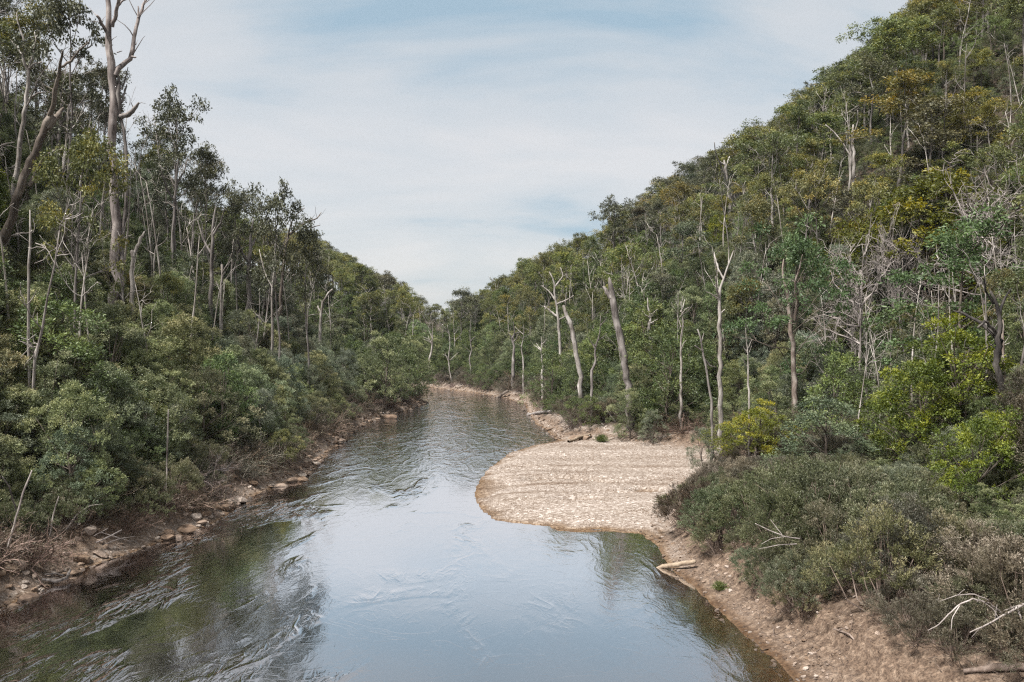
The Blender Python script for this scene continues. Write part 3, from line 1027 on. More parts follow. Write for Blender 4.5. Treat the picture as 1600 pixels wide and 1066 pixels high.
hero_dead('dead_tree', 'pale forked dead tree with crooked white limbs at the upper left edge', 66,
          [(20, 330, 10), (27, 265, 9), (36, 190, 8), (43, 150, 7), (44, 112, 6), (36, 90, 5), (38, 62, 4), (28, 38, 3), (26, 20, 2)],
          [[(43, 110, 4), (52, 100, 3), (66, 97, 2)], [(36, 88, 4), (26, 72, 3), (16, 62, 2)], [(45, 155, 4), (56, 148, 3), (70, 144, 2)], [(44, 108, 3), (52, 84, 2), (56, 62, 2), (54, 50, 1)], [(40, 170, 3), (62, 120, 2), (82, 92, 1)]],
          'bark_pale', 'the crooked white tree', seed=6)
hero_dead('dead_tree', 'short pale snag forked like a Y below the huge forked trunk', 70,
          [(208, 470, 8), (207, 430, 8), (208, 400, 7), (206, 392, 6)], [[(208, 402, 6), (215, 385, 5), (221, 370, 5), (226, 362, 2)]], 'bark_pale', 'the Y shaped snag', seed=7, sub=False)
hero_dead('dead_tree', 'thin pale broken stump stem standing in green foliage at the left', 60,
          [(45, 470, 5), (46, 420, 5), (47, 350, 4), (47, 328, 2)], [[(47, 366, 3), (50, 360, 2)]], 'bark_pale', None, seed=8, sub=False)
hero_dead('dead_tree', 'curved white dead stem arching right on the lower left ridge', 112,
          [(500, 530, 6), (501, 500, 5), (504, 474, 5), (512, 460, 4), (520, 452, 3)], [[(502, 490, 3), (496, 478, 2)]], 'bark_pale', 'the curved white stem', seed=9, sub=False)
hero_dead('dead_tree', 'thin white dead pole standing below the ridge beside leafy gums on the left', 88,
          [(345, 530, 6), (346, 470, 5), (347, 414, 4)], [[(347, 428, 3), (356, 412, 2), (362, 396, 1)]], 'bark_pale', 'the thin white pole', seed=10, sub=False)
for px, y0, y1, w, dd, sd, tx in [(425, 550, 372, 5, 98, 11, 'tall thin white stem leaning right under the dark topped gum'), (388, 490, 350, 9, 104, 12, 'stout grey dead trunk on the left ridge left of the dark topped gum'),
                                  (329, 480, 330, 8, 100, 13, 'grey dead trunk with curling limbs halfway down the left ridge'), (272, 400, 250, 7, 105, 14, 'dead stem below the tallest dark gum on the left ridge'),
                                  (300, 395, 322, 4, 96, 15, 'short white stem among green crowns below the tallest dark gum'), (158, 380, 280, 6, 84, 16, 'pale stem just left of the huge forked trunk'),
                                  (240, 430, 372, 3, 86, 17, 'faint thin stem right of the Y shaped snag'), (90, 300, 160, 8, 76, 18, 'pale upright trunk between the torn leaning trunk and the huge forked trunk')]:
    hero_dead('dead_tree', tx, dd, [(px, y0, w), (px + 1, (y0 + y1) / 2, w * .85), (px + 5, y1 + 10, w * .55), (px + 8, y1 - 8, w * .15)],
              [[(px + 2, y1 + .45 * (y0 - y1), w * .5), (px - 12, y1 + .3 * (y0 - y1), w * .4), (px - 20, y1 + .1 * (y0 - y1), w * .2)],
               [(px + 4, y1 + .25 * (y0 - y1), w * .5), (px + 16, y1 + .12 * (y0 - y1), w * .35), (px + 22, y1 - .03 * (y0 - y1), w * .2)]],
              'bark_pale' if w < 7 else 'bark_grey', None, seed=sd)
# right bank
hero_dead('dead_tree', 'thick grey broken trunk leaning left over the green crowns behind the gravel bar', 118,
          [(983, 610, 13), (978, 580, 13), (969, 530, 12.5), (960, 480, 13), (953, 450, 11), (952, 434, 4)], [[(955, 466, 7), (948, 456, 7), (943, 448, 3)]], 'bark_grey', 'the leaning broken trunk', seed=21, sub=False)
hero_dead('dead_tree', 'grey trunk leaning left, snapped at the top, left of the thicker leaning broken trunk', 132,
          [(906, 575, 9), (898, 535, 9), (889, 505, 8), (880, 478, 5)], [], 'bark_pale', 'the smaller leaning trunk', seed=22, sub=False)
hero_dead('dead_tree', 'white bare tree with drooping twisted limbs left of the leaning broken trunk', 138,
          [(876, 550, 6), (873, 500, 5), (868, 470, 4), (866, 440, 3), (858, 425, 2)],
          [[(872, 495, 4), (862, 488, 3), (850, 478, 2)], [(870, 475, 3), (884, 470, 3), (896, 462, 2)], [(869, 470, 3), (858, 455, 2), (846, 446, 1)], [(873, 500, 3), (888, 492, 2), (892, 505, 1)], [(867, 448, 3), (880, 432, 2), (876, 418, 1)]],
          'bark_pale', 'the white twisted tree', seed=23)
hero_dead('dead_tree', 'tall white forked dead tree standing straight behind the right end of the gravel bar', 98,
          [(1126, 640, 9), (1125, 560, 8), (1124, 500, 7), (1124, 462, 6), (1130, 440, 4), (1138, 415, 3), (1146, 392, 2)],
          [[(1124, 470, 4), (1120, 450, 3), (1118, 432, 2)], [(1131, 437, 3), (1122, 420, 3), (1117, 402, 2), (1116, 394, 1)], [(1124, 468, 3), (1112, 460, 2), (1104, 456, 1)], [(1138, 415, 2), (1139, 390, 1)], [(1126, 490, 2), (1132, 484, 2)]],
          'bark_pale', 'the tall white forked tree', seed=24)
hero_dead('dead_tree', 'crooked thin pale dead tree just left of the tall white forked tree', 96,
          [(1112, 625, 5), (1106, 590, 4), (1100, 560, 4), (1096, 535, 3), (1090, 515, 2)], [[(1101, 562, 3), (1110, 572, 2), (1120, 574, 1)], [(1099, 550, 2), (1086, 540, 2)], [(1096, 535, 2), (1100, 520, 1)]], 'bark_grey', None, seed=25)
hero_dead('dead_tree', 'white twin topped dead tree high on the right ridge left of centre', 188,
          [(1140, 312, 6), (1137, 285, 5), (1133, 265, 5), (1131, 250, 3)], [[(1137, 290, 4), (1128, 262, 3), (1118, 240, 2), (1116, 222, 1)], [(1134, 262, 3), (1140, 245, 2)], [(1133, 258, 3), (1122, 252, 2)]], 'bark_pale', 'the white ridge tree', seed=26, sub=False)
hero_dead('dead_tree', 'thin very white bare stem in the middle of the right hillside', 150,
          [(1328, 300, 4), (1329, 260, 4), (1331, 220, 3), (1331, 205, 2)], [[(1329, 245, 3), (1318, 225, 2), (1302, 205, 2), (1290, 195, 1)], [(1330, 225, 2), (1340, 210, 1)]], 'bark_pale', 'the white hillside stem', seed=27)
hero_dead('dead_tree', 'paired white stem right beside another white stem in the middle of the right hillside', 148,
          [(1334, 255, 6), (1333, 225, 5), (1333, 195, 3)], [[(1333, 215, 3), (1341, 190, 2), (1340, 172, 1)]], 'bark_pale', None, seed=28, sub=False)
for px, y0, y1, w, dd, sd, tx in [(672, 560, 508, 4, 196, 31, 'white stem leaning right above the far river bend'), (705, 600, 515, 3, 192, 32, 'thin white stem standing on the far bank at the river bend'),
                                  (802, 565, 508, 6, 186, 33, 'stout pale trunk in the middle of the far bank'), (815, 570, 512, 3, 184, 34, 'thin pale trunk right of the stout far bank trunk'),
                                  (846, 580, 530, 5, 160, 35, 'bare pale tree with crossed limbs above the far end of the gravel'), (925, 580, 500, 5, 128, 36, 'grey stem with short side twigs between two leaning trunks'),
                                  (1065, 590, 480, 5, 112, 37, 'straight brown stem right of the leaning broken trunk'), (1170, 610, 520, 4, 92, 38, 'thin reddish stem right of the tall white forked tree'),
                                  (735, 575, 505, 3, 195, 39, 'crooked pale stem on the far bank left of the stout far bank trunk'), (1016, 530, 470, 8, 125, 40, 'brown trunk showing between crowns above the leaning broken trunk')]:
    q = np.random.default_rng(sd * 3)
    hh = y0 - y1; ln = q.normal() * 5
    tr = [(px + ln * f + q.normal() * 1.3, y0 - hh * f, w * (1 - .75 * f)) for f in (0, .2, .4, .6, .8, 1.08)]
    br_ = []
    for b_ in range(4):
        f = .35 + .6 * q.random(); sg = 1 if q.random() < .5 else -1
        bx = px + ln * f; ex = sg * (5 + 9 * q.random())
        br_.append([(bx, y0 - hh * f, w * .4), (bx + ex * .5, y0 - hh * (f + .04 + .06 * q.random()), w * .3), (bx + ex, y0 - hh * (f + .1 + .12 * q.random()), w * .15)])
    hero_dead('dead_tree', tx, dd, tr, br_,
              'bark_pale' if sd % 3 else 'bark_grey', None, seed=sd, sub=False)

hero_live('gum_tree', 0, 112, 205, 70, 'gum_tree', 'gum tree with ochre tipped umbrella crown left of the huge forked trunk', 'gum tree', 'the ochre tipped gum', wide=.56, rz=1)
hero_live('dark_gum', 0, 100, -20, 84, 'gum_tree', 'tall dark gum whose airy crown leaves the top edge at the upper left', 'gum tree', 'the tall corner gum', wide=.6, rz=2)
hero_live('dark_gum', 1, 268, 146, 112, 'gum_tree', 'tallest dark gum standing against the sky on the left ridge', 'gum tree', 'the tallest dark gum', wide=.66, rz=.5)
hero_live('dark_gum', 2, 318, 228, 118, 'gum_tree', 'dark gum with a stepped crown just right of the tallest dark gum', 'gum tree', None, wide=.55, rz=1.5)
hero_live('dark_gum', 0, 372, 300, 116, 'gum_tree', 'thin crowned dark gum on the left ridge between two taller gums', 'gum tree', None, wide=.55, rz=4)
hero_live('dark_gum', 1, 436, 288, 108, 'gum_tree', 'dark topped gum reaching into the sky on the lower left ridge', 'gum tree', 'the dark topped gum', wide=.52, rz=3)
hero_live('dark_gum', 2, 482, 352, 112, 'gum_tree', 'leaning dark gum with round tufts right of the dark topped gum', 'gum tree', 'the round tufted gum', wide=.6, rz=5)
hero_dead('dead_tree', 'bare grey tree with long limbs reaching right over the lower left ridge', 110,
          [(436, 500, 7), (440, 440, 6), (446, 390, 5), (452, 365, 4)], [[(452, 366, 5), (468, 354, 4), (480, 346, 3), (495, 342, 2), (502, 332, 1)], [(450, 372, 3), (455, 348, 2), (464, 334, 2), (476, 325, 1)], [(478, 352, 3), (484, 375, 2)], [(484, 372, 3), (486, 356, 2), (500, 352, 1)]],
          'bark_brown', 'the long limbed bare tree', seed=41)
hero_live('bright_gum', 0, 1545, 20, 128, 'gum_tree', 'big bright green gum in tiers near the upper right corner', 'gum tree', 'the bright green gum', wide=1.25)
hero_live('bright_gum', 1, 1500, 62, 134, 'gum_tree', 'smaller bright green gum left of the big bright green one', 'gum tree', None, wide=.9)
hero_live('gum_tree', 3, 1545, 152, 112, 'gum_tree', 'broad ochre topped gum below the bright green gum at the right edge', 'gum tree', 'the broad ochre gum', tint=(1.25, 1.1, .8), wide=1.2)
hero_live('wattle', 0, 1455, 262, 104, 'wattle_tree', 'long golden olive wattle crown sloping down left on the right hillside', 'wattle tree', 'the golden sloping wattle', tint=(.85, .8, .8), wide=1.25)
hero_live('wattle', 1, 1125, 335, 150, 'wattle_tree', 'small lime yellow crown glowing on the right hillside below the ridge', 'wattle tree', 'the lime yellow crown', tint=(1, 1.05, .9), wide=.9)
hero_live('twiggy', 0, 1538, 236, 92, 'leafless_tree', 'wide leafless grey tree with fine branching twigs at the right edge', 'leafless tree', 'the wide leafless tree', wide=.9, parts=('trunk', 'branches'))
hero_live('twiggy', 1, 1340, 358, 96, 'leafless_tree', 'small leafless grey tree with a fan of pale twigs mid slope on the right', 'leafless tree', 'the pale twig fan', wide=.62, rz=1, parts=('trunk', 'branches'))
hero_live('twiggy', 0, 1412, 325, 100, 'leafless_tree', 'thin leafless grey tree between the pale twig fan and the wide leafless tree', 'leafless tree', None, wide=.5, rz=2, parts=('trunk', 'branches'))
hero_live('bright_gum', 0, 1235, 345, 88, 'gum_tree', 'blue green gum with a flat spreading crown over two bare orange stems', 'gum tree', 'the flat crowned gum', tint=(.55, .68, .75), wide=.8, rz=1)
hero_dead('dead_tree', 'orange and white barked stem under the flat spreading crown on the right', 86,
          [(1243, 625, 10), (1240, 560, 9), (1234, 500, 8), (1231, 460, 6), (1222, 430, 4), (1224, 405, 2)], [[(1243, 500, 6), (1246, 470, 5), (1242, 445, 4), (1248, 425, 3), (1254, 398, 1)], [(1244, 590, 5), (1243, 630, 4), (1248, 645, 2)]], 'bark_orange', 'the orange barked stem', seed=42)
hero_live('bright_gum', 1, 1490, 335, 74, 'gum_tree', 'large grey green feathery tree spreading over the right side of the slope', 'gum tree', 'the feathery grey green tree', tint=(.62, .74, .80), wide=1.15, rz=2)
hero_dead('dead_tree', 'twisted black burnt tree with a forked trunk at the right edge', 56,
          [(1582, 665, 17), (1572, 630, 15), (1560, 585, 12), (1557, 550, 12), (1562, 510, 9), (1558, 480, 7), (1548, 455, 4)],
          [[(1557, 560, 10), (1563, 535, 8), (1545, 515, 7), (1525, 500, 5), (1502, 488, 4), (1490, 486, 2)], [(1556, 520, 6), (1540, 502, 4), (1528, 512, 3)], [(1560, 500, 5), (1568, 470, 4), (1580, 450, 2)], [(1552, 475, 4), (1540, 455, 3), (1538, 430, 1)]],
          'bark_burnt', 'the black burnt tree', seed=43)
hero_dead('dead_tree', 'pinkish peeling stem rising behind the black burnt tree at the right edge', 58,
          [(1573, 655, 9), (1570, 600, 7), (1568, 550, 6), (1566, 500, 4)], [[(1570, 620, 4), (1560, 600, 3), (1545, 580, 2), (1538, 555, 1)]], 'bark_orange', None, seed=44)
hero_live('wattle', 0, 1182, 628, 74, 'wattle_tree', 'bright yellow green wattle tree at the right end of the gravel bar', 'wattle tree', 'the yellow wattle', wide=1.3, tint=(1.25, 1.2, 1))
hero_live('wattle', 1, 1548, 640, 47, 'wattle_tree', 'rounded lime green wattle at the right edge above the grey shrubs', 'wattle tree', 'the rounded lime wattle', tint=(.80, .95, .9), wide=.95, rz=1)
hero_live('wattle', 0, 1502, 498, 60, 'wattle_tree', 'tall olive green wattle below the black burnt tree', 'wattle tree', 'the tall olive wattle', tint=(.8, .92, .85), wide=1.1, rz=3)
hero_live('wattle', 1, 1440, 560, 60, 'wattle_tree', 'bushy olive wattle left of the tall olive wattle', 'wattle tree', None, tint=(.62, .74, .8), wide=.9, rz=2)
hero_live('dark', 0, 1038, 512, 104, 'rounded_tree', 'dark green rounded tree right of the leaning broken trunk', 'tree', 'the dark rounded tree', wide=1.1)
hero_live('dark', 1, 1320, 540, 70, 'rounded_tree', 'rounded mid green tree under the pale twig fan', 'tree', 'the rounded green tree', tint=(1.5, 1.5, 1.3), wide=1.0)
hero_live('dark', 0, 1290, 622, 62, 'rounded_tree', 'flat dark blue green tree right of the yellow wattle', 'tree', 'the dark flat tree', tint=(1.1, 1.1, 1.7), wide=1.6, rz=1)
hero_live('grey_green', 0, 1098, 668, 78, 'sapling', 'lone wispy sapling with bare lower stem on the gravel bar', 'sapling', 'the lone sapling', wide=.9)
hero_live('dark', 1, 935, 385, 190, 'rounded_tree', 'dark tree standing up on the skyline above the leaning broken trunk', 'tree', None)
hero_live('dark_gum', 1, 955, 310, 186, 'gum_tree', 'dark gum standing proud of the right ridge line against the sky', 'gum tree', 'the proud ridge gum', wide=.9)
hero_live('dark_gum', 2, 720, 452, 205, 'gum_tree', 'dark gum at the lowest dip of the skyline above the river bend', 'gum tree', 'the gum in the dip', wide=.9)
for px, ty, d_, pn, ii, tx in [(985, 608, 102, 'green', 0, 'green bush hiding the foot of the leaning broken trunk'), (1128, 628, 90, 'green', 2, 'green bush at the foot of the tall white forked tree'), (905, 566, 122, 'dark', 1, 'dark bush at the foot of the smaller leaning trunk'),
                               (1205, 588, 84, 'green', 3, 'mid green tree rising behind the yellow wattle'), (1066, 585, 104, 'green', 1, 'green tree below the dark rounded tree behind the gravel bar'), (862, 548, 128, 'dark', 0, 'dark bushy tree at the foot of the white twisted tree'),
                               (1385, 600, 74, 'green', 2, 'leafy tree between the rounded green tree and the bushy olive wattle'), (1020, 640, 99, 'grey_green', 1, 'low grey green tree just behind the gravel bar'),
                               (655, 560, 156, 'dark', 0, 'dark tree leaning over the river at the tip of the left bank'), (640, 528, 150, 'green', 0, 'tall green tree near the tip of the left bank by the bend'), (618, 512, 142, 'dark', 1, 'dark green tree on the left bank just before the bend'), (596, 520, 134, 'green', 3, 'broad green tree on the far part of the left bank')]:
    hero_live(pn, ii, px, ty, d_, 'understorey_tree', tx, 'tree', None, wide=1.1, rz=px)
LANDMARKS += [(1180, 770, 'the right end of the gravel bar'), (660, 610, 'the river bend'), (60, 800, 'the left foreground bank'), (1450, 1020, 'the bare earth in the right corner'), (1300, 760, 'the middle of the grey shrubs'),
              (250, 700, 'the left bank midway'), (480, 640, 'the left bank near the bend')]

# ------------------------------------------------------------------ the forest: candidates, then a rough visibility test
CAND = []     # x, y, z, proto, idx, scale, wide, rz, tint, kind


def grid_pts(x0, x1, y0, y1, s, seed):
    r = np.random.default_rng(seed)
    X, Y = np.meshgrid(np.arange(x0, x1, s), np.arange(y0, y1, s * .87))
    X = X + (np.arange(X.shape[0]) % 2)[:, None] * s / 2
    X = (X + r.uniform(-.38, .38, X.shape) * s).ravel(); Y = (Y + r.uniform(-.38, .38, Y.shape) * s).ravel()
    k = (np.abs(X) < Y * .66 + 9) & (Y > 14)
    return X[k], Y[k], r


def add(X, Y, r, keep, chooser):
    z, dw, db, left = height(X, Y, True)
    for k in np.nonzero(keep(X, Y, z, dw, db, left))[0]:
        if any((X[k] - hx) ** 2 + (Y[k] - hy) ** 2 < (hr * .55) ** 2 for hx, hy, hr in HEROBOX):
            continue
        c = chooser(r, X[k], Y[k], z[k], dw[k], db[k], left[k])
        if c:
            p, i, h, wide, tint = c
            px = 800 + F * X[k] / Y[k]
            tab = SKY_L if left[k] else SKY_R
            lim = np.interp(px, tab[:, 0], tab[:, 1]) - 3 - (14 + 26 * r.random() if r.random() < .3 else 9 * r.random())     # crowns end near the ridge line
            h = min(h, max(CH + (HZ - lim) / F * Y[k] - z[k], 3.5 + r.random()))
            hw = F * PROTO[p][i][3] * h / PROTO[p][i][2] * wide / Y[k]
            ok = True
            for bx, y0, y1, bd in WINDOWS:                                         # leave the singled out trunks in view
                if Y[k] < bd + 1 and abs(px - bx) < hw * .8 + 3 and p != 'dead':
                    hm = CH + (HZ - y0) / F * Y[k] - z[k]
                    if hm < h:
                        if hm < .35 * h: ok = False
                        h = max(hm, .35 * h)
            if not ok: continue
            s = h / PROTO[p][i][2]
            CAND.append([X[k], Y[k], z[k] - .1, p, i, s, wide, r.random() * 6.28, tint])


def var(r, a=.18, b=.08):
    v = 1 + a * r.normal()
    v = min(1.5, max(.6, v))
    return (v * (1 + b * r.normal()), v, v * (1 + b * r.normal()))


# understorey near the river and up the lower slopes
X, Y, r = grid_pts(-150, 150, 30, 235, 3.5, 51)


def ch_under(r, x, y, z, dw, db, left):
    u = r.random()
    h = 5.5 + 5.0 * r.random()
    e = db if not left else dw
    h *= .6 + .4 * min(1, e / 12)
    pn = vnoise(x / 11, y / 11, 77)
    if left:
        if z > 17 and r.random() < .35: return None
        if pn < .42: p = 'green'
        elif pn < .62: p = 'grey_green'
        elif pn < .78: p = 'green'
        else: p = 'dark'
        if u < .12: p = 'grey_green'
        if u > .93: p = 'dark'
        if u > .975: return ('wattle', r.integers(2), h * .8, .85, (.6, .72, .8))
    else:
        if z > 26: return None
        if r.random() < max(0, (z - 14) / 16): return None
        p = 'dark' if pn > .62 else ('green' if pn > .3 else 'grey_green')
        if y > 120 and r.random() < .5: p = 'dark'
        if u > .96: return ('wattle', r.integers(2), h * .75, .9, (.7, .8, .8))
    return (p, int(r.integers(len(PROTO[p]))), h, .8 + .45 * r.random(), var(r))


add(X, Y, r, lambda X, Y, z, dw, db, left: (z > .3) & (np.where(left, dw, db) > np.where(left, 3.8, np.where(Y < 88, 19, 6))) & (z < 32), ch_under)
# low bushes filling the lower bank edge
X, Y, r = grid_pts(-40, 40, 38, 215, 1.75, 52)


def ch_edge(r, x, y, z, dw, db, left):
    u = r.random()
    if left:
        if u < .45: return ('brush', int(r.integers(3)), 1.2 + 1.3 * r.random(), 1.2, var(r))
        if u < .7: return ('shrub_green', int(r.integers(2)), 1.6 + 1.6 * r.random(), 1.1, var(r))
        if u < .85: return ('green', int(r.integers(4)), 3 + 2 * r.random(), 1.2, var(r))
        return None
    if u < .35: return ('brush', int(r.integers(3)), 1.5 + 1.5 * r.random(), 1.2, var(r))
    if u < .65: return ('shrub_brown', int(r.integers(3)), 1.8 + 1.5 * r.random(), 1.1, var(r))
    if u < .85: return ('dark', int(r.integers(2)), 3 + 2 * r.random(), 1.2, var(r))
    return None


add(X, Y, r, lambda X, Y, z, dw, db, left: np.where(left, (dw > 1.5) & (dw < 6.5), (db > np.where(Y < 168, 2.4, 1.1)) & (db < 7.8) & (Y > 93)), ch_edge)
# tea tree shrubs on the right bench
X, Y, r = grid_pts(6, 46, 22, 104, 2.15, 53)


def ch_shrub(r, x, y, z, dw, db, left):
    u = r.random()
    h = 2.3 + 2.6 * r.random() ** 1.4
    h *= .62 + .38 * min(1, (db - 1.5) / 5)
    if y > 64: h *= .75
    pn = vnoise(x / 6, y / 6, 12)
    if pn > .55 or u < .2:
        return ('shrub_green', int(r.integers(2)), h, .95 + .3 * r.random(), var(r, .2))
    return ('shrub_brown', int(r.integers(3)), h, .95 + .3 * r.random(), var(r, .2, .05))


def keep_shrub(X, Y, z, dw, db, left):
    e = np.interp(Y, [20, 25, 27, 29, 31, 33, 36, 40, 50, 60, 66, 76, 84, 96], [30, 12, 7.5, 5, 3.6, 2.8, 2.2, 1.8, 1.6, 2.0, 1.8, 1.8, 3.2, 3.2])
    return (~left) & (db > e) & (db < 25) & (z < 9) & (Y < 95)


add(X, Y, r, keep_shrub, ch_shrub)
# gums
X, Y, r = grid_pts(-160, 180, 48, 330, 5.5, 54)


def ch_gum(r, x, y, z, dw, db, left):
    u = r.random()
    if left:
        if dw < 16 or r.random() < .42: return None
        h = 13 + 8 * r.random()
        if z < 10: h = 10 + 6 * r.random()
        if u < .38: return ('dark_gum', int(r.integers(3)), h, (.7 + .25 * r.random()), var(r))
        if u < .68: return ('gum_tree', int(r.integers(6)), h, .75 + .25 * r.random(), var(r, .15))
        return ('dead', int(r.integers(6)), h * .85, 1, (1, 1, 1))
    h = 10 + 8.5 * r.random() ** 1.3
    if z < 24:
        if r.random() < .4: return None
        if u > .25: return ('gum_tree', int((0, 2, 4)[r.integers(3)]), 12 + 6 * r.random(), .75 + .2 * r.random(), var(r))
    if u < .06: return ('dead', int(r.integers(6)), h * .95, 1, (1, 1, 1))
    pn = vnoise(x / 15, y / 15, 91)
    if u < .12: return ('bright_gum', int(r.integers(2)), h, .9, (.75, .8, .7))
    if y > 175 and u < .7: return ('dark_gum', int(r.integers(3)), h, 1.2, var(r))
    if u < .3: return ('dark_gum', int(r.integers(3)), h, 1.25, var(r))
    if pn > .55: t = (1.25, 1.08, .85)
    elif pn < .35: t = (.85, .95, 1.0)
    else: t = (1, 1, 1)
    v = var(r, .15, .06)
    return ('gum_tree', int(r.integers(6)), h, 1.0 + .35 * r.random(), tuple(a * b for a, b in zip(t, v)))


add(X, Y, r, lambda X, Y, z, dw, db, left: (z > 4.5) & (np.where(left, dw, db) > np.where(Y > 150, 7, 15)), ch_gum)
X, Y, r = grid_pts(-110, 110, 60, 240, 6.3, 57)
add(X, Y, r, lambda X, Y, z, dw, db, left: (z > 3) & (z < 40) & (np.where(left, dw, db) > 10),
    lambda r, x, y, z, dw, db, left: ('dead', int((3, 0, 1, 3, 5, 2)[r.integers(6)]), (12 + 8 * r.random()) if left else (10 + 7 * r.random()), .8, (lambda v: (v, v, v))(1 + .7 * r.random())))
# scattered shrubs under the gums
X, Y, r = grid_pts(-150, 170, 60, 300, 4.6, 58)
UNDER_X, UNDER_Y = X, Y

# painter's test from the bridge, on a coarse picture
gw, gh = 320, 213
sc = gw / 1600.0
CAND.sort(key=lambda c: c[1])
# ground depth buffer
cover = np.zeros((gh, gw), bool)
zb = np.full((gh, gw), 1e9)
gpx = 800 + F * GV[:, 0] / np.maximum(GV[:, 1], 1); gpy = HZ - F * (GV[:, 2] - CH) / np.maximum(GV[:, 1], 1)
vis = []
occ = np.zeros((gh, gw))


def ground_hidden(x, y, ztop):
    n = 24
    t = np.linspace(.15, .97, n)
    zz = CH + (ztop - CH) * t
    return bool(np.any(height(x * t, y * t) > zz))


tops = np.array([[c[0], c[1], c[2] + PROTO[c[3]][c[4]][2] * c[5]] for c in CAND])
t = np.linspace(.3, .96, 16)
XX = tops[:, :1] * t; YY = tops[:, 1:2] * t; ZZ = CH + (tops[:, 2:3] - CH) * t
HH = height(XX.ravel(), YY.ravel()).reshape(XX.shape)
hid = (HH > ZZ).any(1)
for ci, c in enumerate(CAND):
    x, y, z, p, i, s, wide, rz, tint = c
    if hid[ci]:
        vis.append(0); continue
    _, _, Hh, rr, b = PROTO[p][i]
    b = max(b, 0)
    if p in ('dead', 'twiggy', 'brush'):
        rr *= .6
    px = 800 + F * x / y
    pyt = HZ - F * (z + Hh * s - CH) / y
    pyb = HZ - F * (z + Hh * s * b - CH) / y
    hw = F * rr * s * wide / y
    x0, x1 = int(max(0, (px - hw) * sc)), int(min(gw, (px + hw) * sc + 1))
    y0, y1 = int(max(0, pyt * sc)), int(min(gh, pyb * sc + 1))
    if x1 <= x0 or y1 <= y0:
        vis.append(0); continue
    gy_, gx_ = np.mgrid[y0:y1, x0:x1]
    el = ((gx_ + .5 - px * sc) / max(hw * sc, .5)) ** 2 + ((gy_ + .5 - (pyt + pyb) / 2 * sc) / max((pyb - pyt) / 2 * sc, .5)) ** 2 < 1
    sub_ = occ[y0:y1, x0:x1]
    free = (1 - sub_) * el
    vis.append(float(free.sum()))
    op = {'dead': .08, 'brush': .3, 'twiggy': .2, 'dark_gum': .45}.get(p, .62)
    if p == 'gum_tree': op = .5
    sub_[el] = 1 - (1 - sub_[el]) * (1 - op)
KIND = {'gum_tree': 'gum_tree', 'dark_gum': 'gum_tree', 'bright_gum': 'gum_tree', 'green': 'understorey_tree', 'grey_green': 'understorey_tree', 'dark': 'understorey_tree', 'wattle': 'wattle_tree',
        'shrub_brown': 'tea_tree_shrub', 'shrub_green': 'tea_tree_shrub', 'brush': 'dry_bush', 'dead': 'dead_tree', 'twiggy': 'leafless_tree'}
CATN = {'gum_tree': 'gum tree', 'understorey_tree': 'tree', 'wattle_tree': 'wattle tree', 'tea_tree_shrub': 'shrub', 'dry_bush': 'bush', 'dead_tree': 'dead tree', 'leafless_tree': 'leafless tree'}
LIMIT = {'gum_tree': 270, 'understorey_tree': 280, 'tea_tree_shrub': 290, 'dry_bush': 250, 'dead_tree': 240, 'wattle_tree': 100, 'leafless_tree': 50}
by = {}
for ci, c in enumerate(CAND):
    by.setdefault(KIND[c[3]], []).append((vis[ci], ci))
INDIV, REST = [], []
for k, lst in by.items():
    lst.sort(reverse=True)
    n = 0
    for v, ci in lst:
        if n < LIMIT[k] and v >= 1.2:
            INDIV.append(ci); n += 1
        elif not hid[ci]:
            REST.append(ci)
print('INDIV', {k: sum(1 for ci in INDIV if KIND[CAND[ci][3]] == k) for k in by}, 'REST', len(REST))

LOOK = {'gum_tree': 'olive gum tree', 'dark_gum': 'dark airy gum tree', 'bright_gum': 'fresh green gum tree', 'green': 'green bushy tree', 'grey_green': 'grey green tree', 'dark': 'dark green tree',
        'wattle': 'yellow olive wattle', 'shrub_brown': 'grey brown shrub', 'shrub_green': 'olive green shrub', 'brush': 'dry twiggy bush', 'dead': 'bare dead tree', 'twiggy': 'leafless grey tree'}
ORD = ['nearest', 'second', 'third', 'fourth', 'fifth', 'sixth', 'seventh', 'eighth', 'ninth', 'tenth', 'eleventh', 'twelfth', 'thirteenth', 'fourteenth', 'fifteenth', 'sixteenth', 'seventeenth', 'eighteenth',
       'nineteenth', 'twentieth']
ORD += ['twenty-' + o for o in ORD[:0]] + ['twenty-first', 'twenty-second', 'twenty-third', 'twenty-fourth', 'twenty-fifth', 'twenty-sixth', 'twenty-seventh', 'twenty-eighth', 'twenty-ninth', 'thirtieth']
ORD += ['thirty-' + o for o in ('first', 'second', 'third', 'fourth', 'fifth', 'sixth', 'seventh', 'eighth', 'ninth')]


